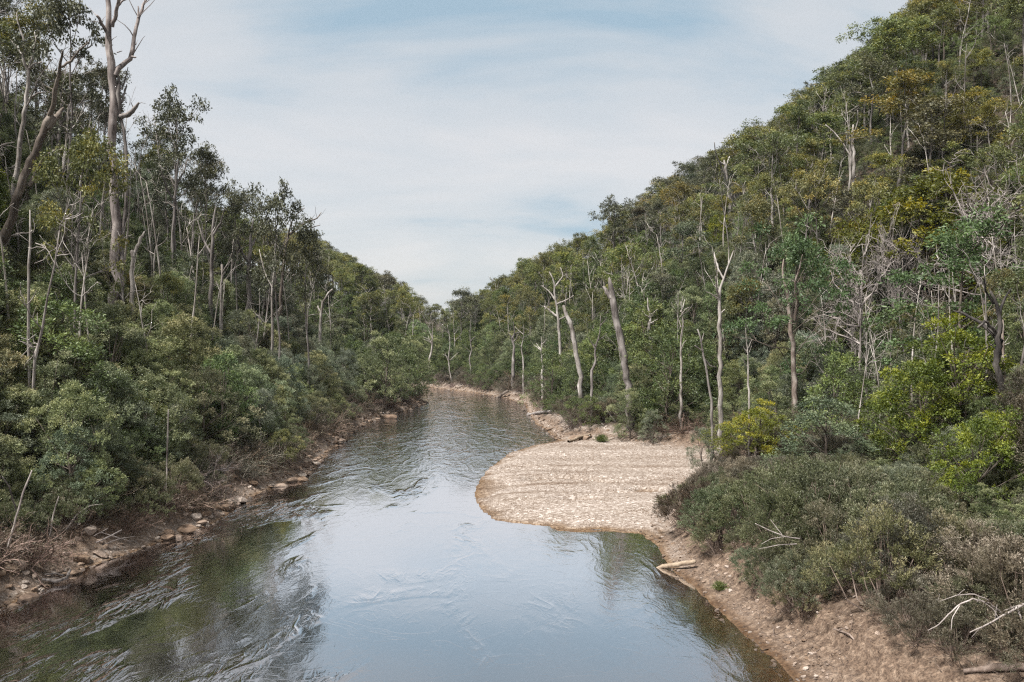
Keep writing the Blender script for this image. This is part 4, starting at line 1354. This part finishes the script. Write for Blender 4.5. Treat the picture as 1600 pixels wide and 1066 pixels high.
def assign_labels(items):
    """items: (key, px, py, look) -> label by nearest landmark, side and rank from it"""
    LM = np.array([(a, b) for a, b, _ in LANDMARKS])
    groups = {}
    for key, px, py, look in items:
        d2 = (LM[:, 0] - px) ** 2 + (LM[:, 1] - py) ** 2
        li = int(np.argmin(d2))
        dx, dy = px - LM[li, 0], py - LM[li, 1]
        if abs(dx) > 2 * abs(dy): side = 'right of' if dx > 0 else 'left of'
        elif abs(dy) > 2 * abs(dx): side = 'below' if dy > 0 else 'above'
        else: side = ('below and ' if dy > 0 else 'above and ') + ('right of' if dx > 0 else 'left of')
        groups.setdefault((li, side, look), []).append((float(d2[li]), key))
    out = {}
    for (li, side, look), l in groups.items():
        l.sort()
        for n, (_, key) in enumerate(l):
            if len(l) == 1: out[key] = f'{look} {side} {LANDMARKS[li][2]}'
            elif n == 0: out[key] = f'{look} closest on the side {side} {LANDMARKS[li][2]}' if False else f'{look} {side} and closest to {LANDMARKS[li][2]}' if side in ('above', 'below') else f'nearest {look} {side} {LANDMARKS[li][2]}'
            else: out[key] = f'{ORD[min(n, len(ORD) - 1)]} nearest {look} {side} {LANDMARKS[li][2]}'
    return out


items = []
for ci in INDIV:
    x, y, z, p, i, s, wide, rz, tint = CAND[ci]
    Hh = PROTO[p][i][2]
    lk = LOOK[p]
    if p == 'gum_tree' and tint[0] > tint[1] * 1.08: lk = 'ochre olive gum tree'
    elif p == 'gum_tree' and tint[0] < tint[1] * .93: lk = 'deep green gum tree'
    items.append((ci, 800 + F * x / y, HZ - F * (z + Hh * s * .75 - CH) / y, lk))
LAB = assign_labels(items)
GRP = {'gum_tree': 'gum trees on the valley slopes', 'understorey_tree': 'leafy trees along the lower slopes', 'wattle_tree': 'wattles on the slopes', 'tea_tree_shrub': 'shrubs beside the river', 'dry_bush': 'dry bushes along the banks',
       'dead_tree': 'dead trees standing in the forest', 'leafless_tree': 'leafless trees'}
PARTS = {'tea_tree_shrub': ('stems', 'foliage'), 'dry_bush': ('twigs', 'leaves'), 'dead_tree': ('trunk', 'branches'), 'leafless_tree': ('trunk', 'branches')}
for ci in INDIV:
    x, y, z, p, i, s, wide, rz, tint = CAND[ci]
    k = KIND[p]
    e = plant(p, i, (x, y, z), s, rz, k, LAB[ci], CATN[k], GRP[k], tint, PARTS.get(k, ('trunk', 'crown')))
    e.scale = (s * wide, s * wide, s)


# ------------------------------------------------------------------ stuff: scattered with geometry nodes
def scatter(name, pts, rots, scales, meshes, idx, mats=None, kind='stuff'):
    """one object: points carrying rotation, scale and which; meshes instanced on them"""
    me = bpy.data.meshes.new(name + '_points')
    me.vertices.add(len(pts))
    me.vertices.foreach_set('co', np.asarray(pts, np.float32).ravel())
    a = me.attributes.new('rot', 'FLOAT_VECTOR', 'POINT'); a.data.foreach_set('vector', np.asarray(rots, np.float32).ravel())
    a = me.attributes.new('scl', 'FLOAT_VECTOR', 'POINT'); a.data.foreach_set('vector', np.asarray(scales, np.float32).ravel())
    a = me.attributes.new('which', 'INT', 'POINT'); a.data.foreach_set('value', np.asarray(idx, np.int32))
    o = link(name, me)
    tag(o, kind=kind)
    g = bpy.data.node_groups.new(name + '_nodes', 'GeometryNodeTree')
    g.interface.new_socket('Geometry', in_out='INPUT', socket_type='NodeSocketGeometry')
    g.interface.new_socket('Geometry', in_out='OUTPUT', socket_type='NodeSocketGeometry')
    gi = g.nodes.new('NodeGroupInput'); go = g.nodes.new('NodeGroupOutput')
    jn = g.nodes.new('GeometryNodeJoinGeometry')
    def attr(nm, dt):
        n = g.nodes.new('GeometryNodeInputNamedAttribute'); n.data_type = dt; n.inputs['Name'].default_value = nm
        return n.outputs['Attribute']
    rt, sl, wh = attr('rot', 'FLOAT_VECTOR'), attr('scl', 'FLOAT_VECTOR'), attr('which', 'INT')
    for k, src in enumerate(meshes):
        ip = g.nodes.new('GeometryNodeInstanceOnPoints')
        g.links.new(gi.outputs[0], ip.inputs['Points'])
        cmp_ = g.nodes.new('FunctionNodeCompare'); cmp_.data_type = 'INT'; cmp_.operation = 'EQUAL'
        g.links.new(wh, cmp_.inputs[2]); cmp_.inputs[3].default_value = k
        g.links.new(cmp_.outputs[0], ip.inputs['Selection'])
        jj = g.nodes.new('GeometryNodeJoinGeometry')
        for ob in src:
            oi = g.nodes.new('GeometryNodeObjectInfo'); oi.transform_space = 'ORIGINAL'
            oi.inputs['Object'].default_value = ob
            g.links.new(oi.outputs['Geometry'], jj.inputs[0])
        g.links.new(jj.outputs[0], ip.inputs['Instance'])
        e2r = g.nodes.new('FunctionNodeEulerToRotation')
        g.links.new(rt, e2r.inputs[0])
        g.links.new(e2r.outputs[0], ip.inputs['Rotation'])
        g.links.new(sl, ip.inputs['Scale'])
        g.links.new(ip.outputs[0], jn.inputs[0])
    g.links.new(jn.outputs[0], go.inputs[0])
    md = o.modifiers.new('scatter', 'NODES'); md.node_group = g
    return o


# every mesh has at least one placed object; the scatters borrow those
USER = {}
for o in COL.objects:
    if o.type == 'MESH' and o.data.name not in USER:
        USER[o.data.name] = o


def owners(p, i):
    w, c = PROTO[p][i][:2]
    return [USER[m.name] for m in (w, c) if m.name in USER]


combos = {}
P_, R_, S_, I_ = [], [], [], []
for ci in REST:
    x, y, z, p, i, s, wide, rz, tint = CAND[ci]
    if len(owners(p, i)) < 2:
        continue
    k = combos.setdefault((p, i), len(combos))
    P_.append((x, y, z)); R_.append((0, 0, rz)); S_.append((s * wide, s * wide, s)); I_.append(k)
scatter('background_forest', P_, R_, S_, [owners(p, i) for p, i in combos], I_)

# undergrowth: low leafy clumps that hide the soil under the trees
r = np.random.default_rng(99)
X, Y, _ = grid_pts(-160, 180, 34, 300, 1.95, 59)
z, dw, db, left = height(X, Y, True)
k = (np.where(left, dw, db) > np.where(left, 4.5, np.where(Y < 95, 12, 5))) & (z > .5)
tz = z + 1.5
t = np.linspace(.3, .96, 14)
HH = height((X[:, None] * t).ravel(), (Y[:, None] * t).ravel()).reshape(len(X), -1)
k &= ~(HH > CH + (tz[:, None] + 3 - CH) * t).any(1)
X, Y, z = X[k], Y[k], z[k]
kinds = [('green', 1), ('dark', 0), ('grey_green', 1), ('green', 3), ('shrub_green', 1)]
wh = r.integers(0, 5, len(X))
sc_ = np.where(wh == 4, .75, .27)[:, None] * (.7 + .6 * r.random((len(X), 1))) * np.array([[1.25, 1.25, 1.0]])
scatter('undergrowth', np.stack([X, Y, z - .25], -1), np.stack([0 * X, 0 * X, r.random(len(X)) * 6.28], -1), sc_, [owners(*q) for q in kinds], wh)
print('undergrowth', len(X))
#@@DETAILS
# ------------------------------------------------------------------ rocks, gravel, logs and fallen branches
def rock_mat():
    m, t = new_mat('river_rock')
    L = t.links.new
    out = N(t, 'ShaderNodeOutputMaterial')
    oi = N(t, 'ShaderNodeObjectInfo')
    cr = N(t, 'ShaderNodeValToRGB')
    e = cr.color_ramp.elements
    e[0].position = 0; e[0].color = (.085, .06, .045, 1)
    e[1].position = 1; e[1].color = (.36, .315, .28, 1)
    for p, c in ((.3, (.165, .115, .08)), (.6, (.215, .165, .13)), (.85, (.275, .22, .185))):
        x = e.new(p); x.color = (*c, 1)
    L(oi.outputs['Random'], cr.inputs[0])
    tc = N(t, 'ShaderNodeTexCoord')
    n = N(t, 'ShaderNodeTexNoise'); n.inputs['Scale'].default_value = 2.5; n.inputs['Detail'].default_value = 6
    L(tc.outputs['Object'], n.inputs['Vector'])
    c2 = N(t, 'ShaderNodeValToRGB')
    c2.color_ramp.elements[0].position = .35; c2.color_ramp.elements[0].color = (.62, .58, .55, 1)
    c2.color_ramp.elements[1].position = .65; c2.color_ramp.elements[1].color = (1.1, 1.08, 1.05, 1)
    L(n.outputs[0], c2.inputs[0])
    mx = N(t, 'ShaderNodeMix', data_type='RGBA', blend_type='MULTIPLY'); mx.inputs[0].default_value = 1
    L(cr.outputs[0], mx.inputs[6]); L(c2.outputs[0], mx.inputs[7])
    # damp foot
    geo = N(t, 'ShaderNodeNewGeometry'); sp = N(t, 'ShaderNodeSeparateXYZ'); L(geo.outputs['Position'], sp.inputs[0])
    mr = N(t, 'ShaderNodeMapRange'); mr.inputs[1].default_value = .03; mr.inputs[2].default_value = .18; mr.inputs[3].default_value = .38; mr.inputs[4].default_value = 1
    L(sp.outputs[2], mr.inputs[0])
    m2 = N(t, 'ShaderNodeMix', data_type='RGBA', blend_type='MULTIPLY'); m2.inputs[0].default_value = 1
    L(mx.outputs[2], m2.inputs[6]); L(mr.outputs[0], m2.inputs[7])
    p = N(t, 'ShaderNodeBsdfPrincipled'); p.inputs['Roughness'].default_value = .85; p.inputs['Specular IOR Level'].default_value = .25
    L(m2.outputs[2], p.inputs['Base Color'])
    b = N(t, 'ShaderNodeBump'); b.inputs['Strength'].default_value = .5; b.inputs['Distance'].default_value = .1
    L(n.outputs[0], b.inputs['Height']); L(b.outputs[0], p.inputs['Normal'])
    L(p.outputs[0], out.inputs[0])
    return m


M['rock'] = rock_mat()


def ico(sub):
    import bmesh
    bm = bmesh.new()
    bmesh.ops.create_icosphere(bm, subdivisions=sub, radius=1)
    V = np.array([v.co[:] for v in bm.verts]); Fc = np.array([[v.index for v in f.verts] for f in bm.faces])
    bm.free()
    return V, Fc


def rock_mesh(seed, flat=.6, sub=2, cuts=7, squash=1.0):
    r = np.random.default_rng(seed)
    V, Fc = ico(sub)
    V = V * (1 + .12 * r.normal(size=(len(V), 1)) * (sub > 1) * .3)
    for k in range(cuts):
        nrm = norm(r.normal(size=3)); h = .55 + .25 * r.random()
        d = V @ nrm
        V = np.where((d > h)[:, None], V - (d - h)[:, None] * nrm, V)
    V = V * np.array([1, .75 + .3 * r.random(), flat * squash])
    return mesh_from('rock', V, None, Fc, [M['rock']])


ROCKS = [rock_mesh(500 + k, [.6, .45, .7, .38, .55, .8][k]) for k in range(6)]
PEBS = [rock_mesh(520 + k, [.5, .4, .6][k], sub=1, cuts=3) for k in range(3)]
LANDMARKS_R = [(30, 935, 'the left picture edge'), (110, 895, 'the low tangle of roots'), (200, 850, 'the silvery root'), (290, 838, 'the driftwood sticks'), (300, 815, 'the first rock spit'), (365, 780, 'the sunlit slab'),
               (420, 765, 'the brown shallows'), (470, 745, 'the pale rock shelf'), (500, 720, 'the dark bank corner'), (600, 655, 'the far left bank')]
r = np.random.default_rng(77)
items = []; rk = []
CB = np.array([p for p in LEFT_BANK if 43 < p[1] < 165])
segL = np.linalg.norm(np.diff(CB, axis=0), axis=1); cum = np.r_[0, np.cumsum(segL)]


def along(t):
    s = t * cum[-1]
    i = min(len(segL) - 1, int(np.searchsorted(cum, s, 'right') - 1)); f = (s - cum[i]) / segL[i]
    p = CB[i] * (1 - f) + CB[i + 1] * f
    d = CB[i + 1] - CB[i]; n = np.array([-d[1], d[0]]) / np.hypot(*d)
    return p, n


n_ok = 0
while n_ok < 190:
    u = r.random() ** .8
    p, n = along(u)
    y = p[1]
    off = r.uniform(-.5, 2.6)
    a = p + n * off; b = p - n * off
    q = a if (off < 0) == (a[0] > p[0]) else b
    px = 800 + F * q[0] / q[1]
    spit = max(math.exp(-((px - c) / w) ** 2) for c, w in ((290, 35), (365, 25), (460, 30), (60, 60), (130, 35)))
    if r.random() > .25 + .9 * spit: continue
    s = (.13 + .36 * r.random() ** 2.4) * (1 + .55 * spit * r.random())
    z = H1(*q)
    if z < -.35: continue
    rk.append((q[0], q[1], z, s)); n_ok += 1
    items.append((n_ok - 1, px, HZ + F * (CH - z) / q[1], 'broad tan rock' if s > .55 else ('tan rock' if s > .36 else 'small brown rock')))
_keep = LANDMARKS
LANDMARKS = LANDMARKS_R
RL = assign_labels(items)
LANDMARKS = _keep
for k, (x, y, z, s) in enumerate(rk):
    o = link('rock', ROCKS[k % 6])
    o.location = (x, y, z + s * .12); o.scale = (s * 1.2, s, s)
    o.rotation_euler = (r.normal() * .2, r.normal() * .2, r.random() * 6.28)
    tag(o, RL[k].replace('nearest', 'nearest'), 'rock', 'tan rocks along the left waterline')
# stones placed by eye: slabs on the spits, a few on the gravel and the right bank
for (px, py, s, fl, lab) in [(372, 779, 1.0, 1, 'flat sunlit slab at the water edge on the left bank'), (350, 789, .7, 2, 'blocky pale rock just left of the sunlit slab'), (292, 833, .8, 0, 'large cracked tan rock at the end of the left rock spit'),
                             (262, 838, .6, 5, 'upright tan rock on the left rock spit'), (470, 752, 1.1, 3, 'long pale rock shelf at the left waterline'), (440, 762, .8, 1, 'ochre slab left of the long pale rock shelf'),
                             (612, 655, 1.2, 2, 'pale rounded boulder on the left bank near the bend'), (905, 686, 1.5, 3, 'flat pale boulder at the back of the gravel bar'), (858, 672, .6, 5, 'dark wet rock standing in the water by the gravel bar'),
                             (1068, 812, .35, 0, 'small tan rock on the slope under the lone brown shrub')]:
    x, y = up(px, py); z = max(H1(x, y), -.1); y2 = (CH - z) * F / (py - HZ); x = (px - 800) / F * y2; z = max(H1(x, y2), -.1)
    o = link('rock', ROCKS[fl]); o.location = (x, y2, z + s * .15); o.scale = (s, s * .8, s * .7); o.rotation_euler = (0, 0, px)
    tag(o, lab, 'rock')
PO = []
for k in range(3):
    px, py = [(935, 735), (860, 760), (980, 790)][k]
    x, y = up(px, py); z = H1(x, y)
    o = link('rock', PEBS[k]); o.location = (x, y, z + .05); o.scale = (.16, .14, .12)
    tag(o, ['single darker cobble on the upper gravel bar', 'small cobble on the lower left of the gravel bar', 'lone cobble between the two puddles on the gravel bar'][k], 'rock')
    PO.append([o])
RO = [[next(o for o in COL.objects if o.type == 'MESH' and o.data == m)] for m in ROCKS]


def scatter_stones(name, x, y, s, src, seed, sink=.1):
    r = np.random.default_rng(seed)
    z = height(x, y)
    n = len(x)
    rot = np.stack([r.normal(size=n) * .3, r.normal(size=n) * .3, r.random(n) * 6.28], -1)
    sc = s[:, None] * (.75 + .5 * r.random((n, 3)))
    return scatter(name, np.stack([x, y, z + s * sink], -1), rot, sc, src, r.integers(0, len(src), n))


# pebbles on the bar, denser in bands
n = 60000
x = r.uniform(-4, 24, n); y = r.uniform(58, 107, n)
dw, db, left, dl, dr = fields(x, y)
bn = vnoise(x / 5 + 20, y / 2.2, 5) * .7 + .3 * vnoise(x * 1.1, y * 1.1, 8)
k = (dw > -.3) & (db < 2.5) & (height(x, y) > -.02) & (r.random(n) < .35 + 1.1 * np.clip(bn - .35, 0, 1) * 2)
x, y, bn = x[k], y[k], bn[k]
s = (.015 + .042 * r.random(len(x)) ** 2.5) * (.8 + 1.1 * np.clip(bn - .3, 0, .6))
scatter_stones('gravel_pebbles', x, y, s, PO, 3)
# stones of both banks
XX_, YY_, SS_ = [], [], []
n = 90000
x = r.uniform(-34, 26, n); y = 34 + (200 - 34) * r.random(n) ** 1.4
dw, db, left, dl, dr = fields(x, y)
near = np.where(left, dw, db)
k = (near > -.9) & (near < 3.2 + 1.5 * vnoise(x / 3, y / 3, 4)) & (dw > -.8) & (db > -.6)
k = (k & (r.random(n) < np.where(left, .7, .75) * np.exp(-np.maximum(near - .8, 0) * .55))) | ((~left) & (y < 52) & (near > .5) & (near < 13) & (r.random(n) < .30))
x, y, left = x[k], y[k], left[k]
s = (.03 + .16 * r.random(len(x)) ** 3) * np.where(left, 1.35, .8) * np.where(y > 100, 1.9, 1)
scatter_stones('bank_stones', x, y, s, RO, 4)


TWO = []
for k, (px, py) in enumerate([(1420, 1052), (1262, 1010)]):
    rr_ = np.random.default_rng(60 + k)
    x, y = up(px, py); z = H1(x, y); y = (CH - z) * F / (py - HZ); x = (px - 800) / F * y
    P, _ = bent(rr_, (0, 0, 0), (1, .2, .08), .7, 6, .22, -.01)
    o = link('fallen_twig', wood_mesh('twig', [(P, np.linspace(.016, .005, 7), 4)], M['twig_brown']))
    o.location = (x, y, H1(x, y) + .02); o.rotation_euler = (0, 0, k * 1.4)
    tag(o, ['thin brown twig on the bare earth near the bottom edge', 'thin brown twig on the eroded edge above the right waterline'][k], 'twig')
    TWO.append([o])
x = np.random.default_rng(5).uniform(8, 26, 7000); y = np.random.default_rng(6).uniform(26, 64, 7000)
dw, db, left, dl, dr = fields(x, y)
k = (db > .8) & (~left)
scatter_stones('twig_litter', x[k], y[k], .25 + .9 * np.random.default_rng(8).random(k.sum()) ** 2, TWO, 9, .02)


def ground_line(name, label, cat, pts, bark, group=None, branches=(), sides=8, lift=0.0, kid='branch', seed=0):
    """(photo x, photo y, height over the ground, width m) -> a lying log or branch as one thing"""
    r = np.random.default_rng(seed + 900)

    def place(px, py, hh):
        d = 50.0
        for _ in range(40):
            x = (px - 800) / F * d
            z = max(H1(x, d), -.15) + hh
            d2 = (CH - z) * F / (py - HZ)
            d = .5 * d + .5 * d2
        return np.array([(px - 800) / F * d, d, CH - (py - HZ) / F * d])

    def line(ps, k):
        P = np.array([place(*p[:3]) for p in ps]); R = np.array([p[3] * .5 for p in ps])
        n = max(4, len(P) * 3)
        dd = np.r_[0, np.cumsum(np.linalg.norm(np.diff(P, axis=0), axis=1))]
        t = np.linspace(0, dd[-1], n)
        Q = np.stack([np.interp(t, dd, P[:, c]) for c in range(3)], -1)
        Rr = np.interp(t, dd, R) * (1 + .08 * r.normal(size=n))
        Q[1:-1] += r.normal(size=(n - 2, 3)) * Rr[1:-1, None] * .15
        return Q, Rr
    Q, Rr = line(pts, sides)
    if not branches:
        b = Q[0].copy()
        o = link(name, wood_mesh(name, [(Q - b, Rr, sides)], M[bark])); o.location = b
        return tag(o, label, cat, group)
    e = empty(name, Q[0], label, cat, group)
    link('stem', wood_mesh(name, [(Q - Q[0], Rr, sides)], M[bark]), e)
    for b in branches:
        B, Br = line(b, 5)
        link(kid, wood_mesh(name, [(B - Q[0], Br, 5)], M[bark]), e)
    return e


ground_line('log', 'smooth tan log lying from the right bank into the brown shallows', 'log', [(1024, 888, .05, .07), (1032, 886, .12, .22), (1060, 882, .30, .27), (1086, 877, .42, .22)], 'log_tan')
ground_line('log', 'dark weathered log lying on the bare earth at the lower right corner', 'log', [(1505, 1048, .12, .16), (1560, 1043, .16, .26), (1640, 1042, .18, .30)], 'twig_brown')
ground_line('fallen_branch', 'short dark forked branch lying on bare earth below the shrubs', 'branch', [(1303, 983, .1, .09), (1325, 990, .12, .08), (1338, 1002, .1, .07), (1347, 1008, .06, .06)], 'twig_brown',
            branches=[[(1325, 990, .1, .05), (1318, 995, .05, .03)], [(1310, 984, .12, .05), (1322, 981, .25, .03)]])
ground_line('log', 'dark log slanting down the far bank into the river', 'log', [(775, 622, .05, .5), (784, 617, .5, .6), (793, 611, 1.2, .5)], 'bark_brown')
ground_line('log', 'grey log lying across the stones left of the gravel bar head', 'log', [(824, 648, .1, .35), (840, 645, .3, .4), (862, 642, .5, .3)], 'bark_grey')
ground_line('log', 'pale driftwood log beside the flat boulder behind the gravel bar', 'log', [(888, 690, .15, .3), (905, 684, .3, .4), (922, 679, .4, .3)], 'log_tan')
ground_line('driftwood', 'silvery curved root on stones at the left waterline', 'driftwood', [(66, 905, .15, .14), (88, 909, .3, .2), (104, 903, .4, .18), (110, 890, .5, .1)], 'bark_grey',
            branches=[[(70, 898, .3, .1), (88, 896, .4, .12), (100, 900, .4, .1)]])
ground_line('driftwood', 'crossed dry sticks under the bushes above the left waterline', 'driftwood', [(150, 848, .4, .08), (172, 838, .7, .09), (190, 828, 1.0, .05)], 'twig_grey',
            branches=[[(158, 832, .5, .05), (178, 838, .6, .06), (204, 846, .4, .04)], [(165, 850, .4, .05), (185, 842, .6, .05), (212, 838, .7, .03)], [(146, 838, .7, .04), (168, 826, 1.0, .04)]])
for k, (P, lab) in enumerate([([(8, 872, 0, .14), (22, 820, 1.8, .12), (36, 770, 3.6, .10), (50, 735, 5.0, .07)], 'pale leaning stem rising from the left foreground bank'),
                              ([(20, 838, .2, .10), (26, 800, 1.5, .09), (14, 760, 3.2, .08), (4, 745, 3.8, .05)], 'thin stem bending left out of the picture over the left foreground bank'),
                              ([(104, 828, .2, .09), (118, 806, .9, .08), (140, 790, 1.6, .07), (160, 788, 1.8, .04)], 'low arched bare stem over the left foreground bank'),
                              ([(118, 826, .3, .07), (128, 808, .9, .06), (140, 794, 1.4, .04)], 'short bare stem under the low arched stem on the left'),
                              ([(260, 766, .2, .13), (261, 720, 2.2, .12), (262, 680, 4.2, .10), (263, 640, 6.2, .06)], 'straight pale stem standing bare in front of the left bank trees'),
                              ([(406, 730, .1, .12), (407, 700, 1.8, .11), (408, 672, 3.4, .09), (404, 655, 4.4, .06)], 'upright thin trunk above the left bank near the pale rock shelf'),
                              ([(430, 722, .1, .11), (436, 700, 1.4, .10), (441, 676, 3.0, .08)], 'slanting thin trunk above the left bank near the pale rock shelf'),
                              ([(622, 622, .5, .2), (626, 605, 2.5, .17), (630, 585, 5.0, .1)], 'pale thin trunk at the end of the left bank by the bend'),
                              ([(78, 838, .2, .10), (84, 800, 1.6, .09), (92, 776, 2.8, .06)], 'leaning brown stem under green leaves on the left foreground bank'),
                              ([(300, 726, .3, .05), (310, 718, .8, .06), (322, 712, 1.2, .04)], 'white broken stick lying over bushes on the left bank')]):
    ground_line('bare_stem', lab, 'stem', P, ['twig_grey', 'bark_grey'][k % 2], seed=k)
hero_dead('fallen_branch', 'white bare branch reaching in from the right edge above the bare earth', 29.5,
          [(1640, 925, 9), (1600, 945, 8), (1570, 960, 6), (1545, 975, 5), (1515, 988, 3)], [[(1600, 944, 5), (1580, 950, 4), (1562, 957, 3)], [(1590, 950, 4), (1594, 962, 4), (1597, 972, 3)], [(1550, 973, 3), (1530, 983, 2), (1518, 996, 1)], [(1555, 966, 2), (1557, 950, 2), (1558, 945, 1)]],
          'twig_grey', None, ground=False, seed=71, cat='branch')
hero_dead('fallen_branch', 'grey arched branch drooping over bright needles at the lower right', 30,
          [(1562, 955, 5), (1545, 942, 5), (1520, 936, 5), (1500, 944, 4), (1480, 962, 4), (1465, 978, 3), (1450, 985, 2)],
          [[(1500, 946, 3), (1488, 965, 2), (1486, 985, 1)], [(1545, 938, 3), (1520, 928, 3), (1495, 930, 2), (1468, 940, 1)], [(1530, 936, 2), (1552, 952, 2), (1560, 965, 1)]], 'twig_grey', None, ground=False, seed=72, cat='branch')
hero_dead('fallen_branch', 'long pale twigs swept left among the grey brown shrubs', 41,
          [(1250, 842, 4), (1225, 838, 3), (1200, 828, 3), (1180, 818, 2)], [[(1245, 850, 3), (1215, 852, 2), (1185, 858, 1)], [(1230, 838, 2), (1205, 842, 1), (1190, 850, 1)], [(1222, 836, 2), (1204, 812, 1)]], 'twig_grey', None, ground=False, seed=73, cat='branch')
hero_dead('fallen_branch', 'bare branches of a fallen bush behind the gravel bar', 108,
          [(985, 690, 5), (970, 670, 5), (958, 655, 4), (948, 640, 3)], [[(990, 692, 4), (985, 672, 3), (975, 655, 2)], [(1000, 694, 4), (1006, 680, 3), (985, 665, 2)], [(970, 690, 3), (952, 672, 3), (940, 662, 2)], [(1002, 690, 3), (1012, 672, 2), (1008, 655, 1)]], 'twig_grey', None, ground=False, seed=74, cat='branch')


def tussock(px, py, s, label, seed):
    r = np.random.default_rng(seed)
    x, y = up(px, py); z = H1(x, y); y = (CH - z) * F / (py - HZ); x = (px - 800) / F * y; z = H1(x, y)
    C, A = [], []
    n = 260
    az = r.random(n) * 6.28; el = .5 + 1.0 * r.random(n)
    d = np.stack([np.cos(az) * np.cos(el), np.sin(az) * np.cos(el), np.sin(el)], -1)
    base = np.stack([r.normal(size=n) * .12, r.normal(size=n) * .12, np.zeros(n)], -1)
    P1 = base + d * .3; d2 = norm(d + np.array([0, 0, -.45]))
    C = np.concatenate([base, P1]); A = np.concatenate([d, d2]); Lg = np.concatenate([np.full(n, .36), np.full(n, .34)])
    o = link('grass_tussock', leaves_mesh('tussock', C, A, Lg, .035, r.random(2 * n), M['tussock_leaf'], r))
    o.location = (x, y, z - .03); o.scale = (s, s, s); o.color = (1, 1, 1, 1)
    tag(o, label, 'grass')


tussock(1040, 788, 1.3, 'bright green grass tuft left of the lone brown shrub', 1)
tussock(1052, 786, .9, 'smaller grass tuft touching the lone brown shrub', 2)
tussock(940, 690, 1.5, 'green tuft at the back edge of the gravel bar', 3)
tussock(1125, 905, .8, 'small green tuft under the shrubs near the tan log', 4)
# the lone shrub at the bar
for px, py, s, lab in [(1080, 812, 1.05, 'lone dark brown wind swept shrub at the edge of the gravel bar'), (1105, 800, .85, 'smaller brown shrub behind the lone dark one by the gravel bar')]:
    x, y = up(px, py); z = H1(x, y); y = (CH - z) * F / (py - HZ); x = (px - 800) / F * y
    e = plant('shrub_brown', 1, (x, y, H1(x, y) - .1), s, 1.0, 'tea_tree_shrub', lab, 'shrub', None, (.62, .52, .5), ('stems', 'foliage'))


hz = bpy.data.meshes.new('haze')
import bmesh
bm = bmesh.new()
bmesh.ops.create_cube(bm, size=1)
bm.to_mesh(hz); bm.free()
ho = link('haze', hz)
ho.scale = (1100, 1100, 230); ho.location = (10, 330, 115 - 6)
hm, ht = new_mat('haze_air')
ov = N(ht, 'ShaderNodeOutputMaterial'); pv = N(ht, 'ShaderNodeVolumePrincipled')
pv.inputs['Color'].default_value = (.78, .86, 1, 1); pv.inputs['Density'].default_value = .00004
ht.links.new(pv.outputs[0], ov.inputs['Volume'])
hz.materials.append(hm)
tag(ho, kind='stuff')
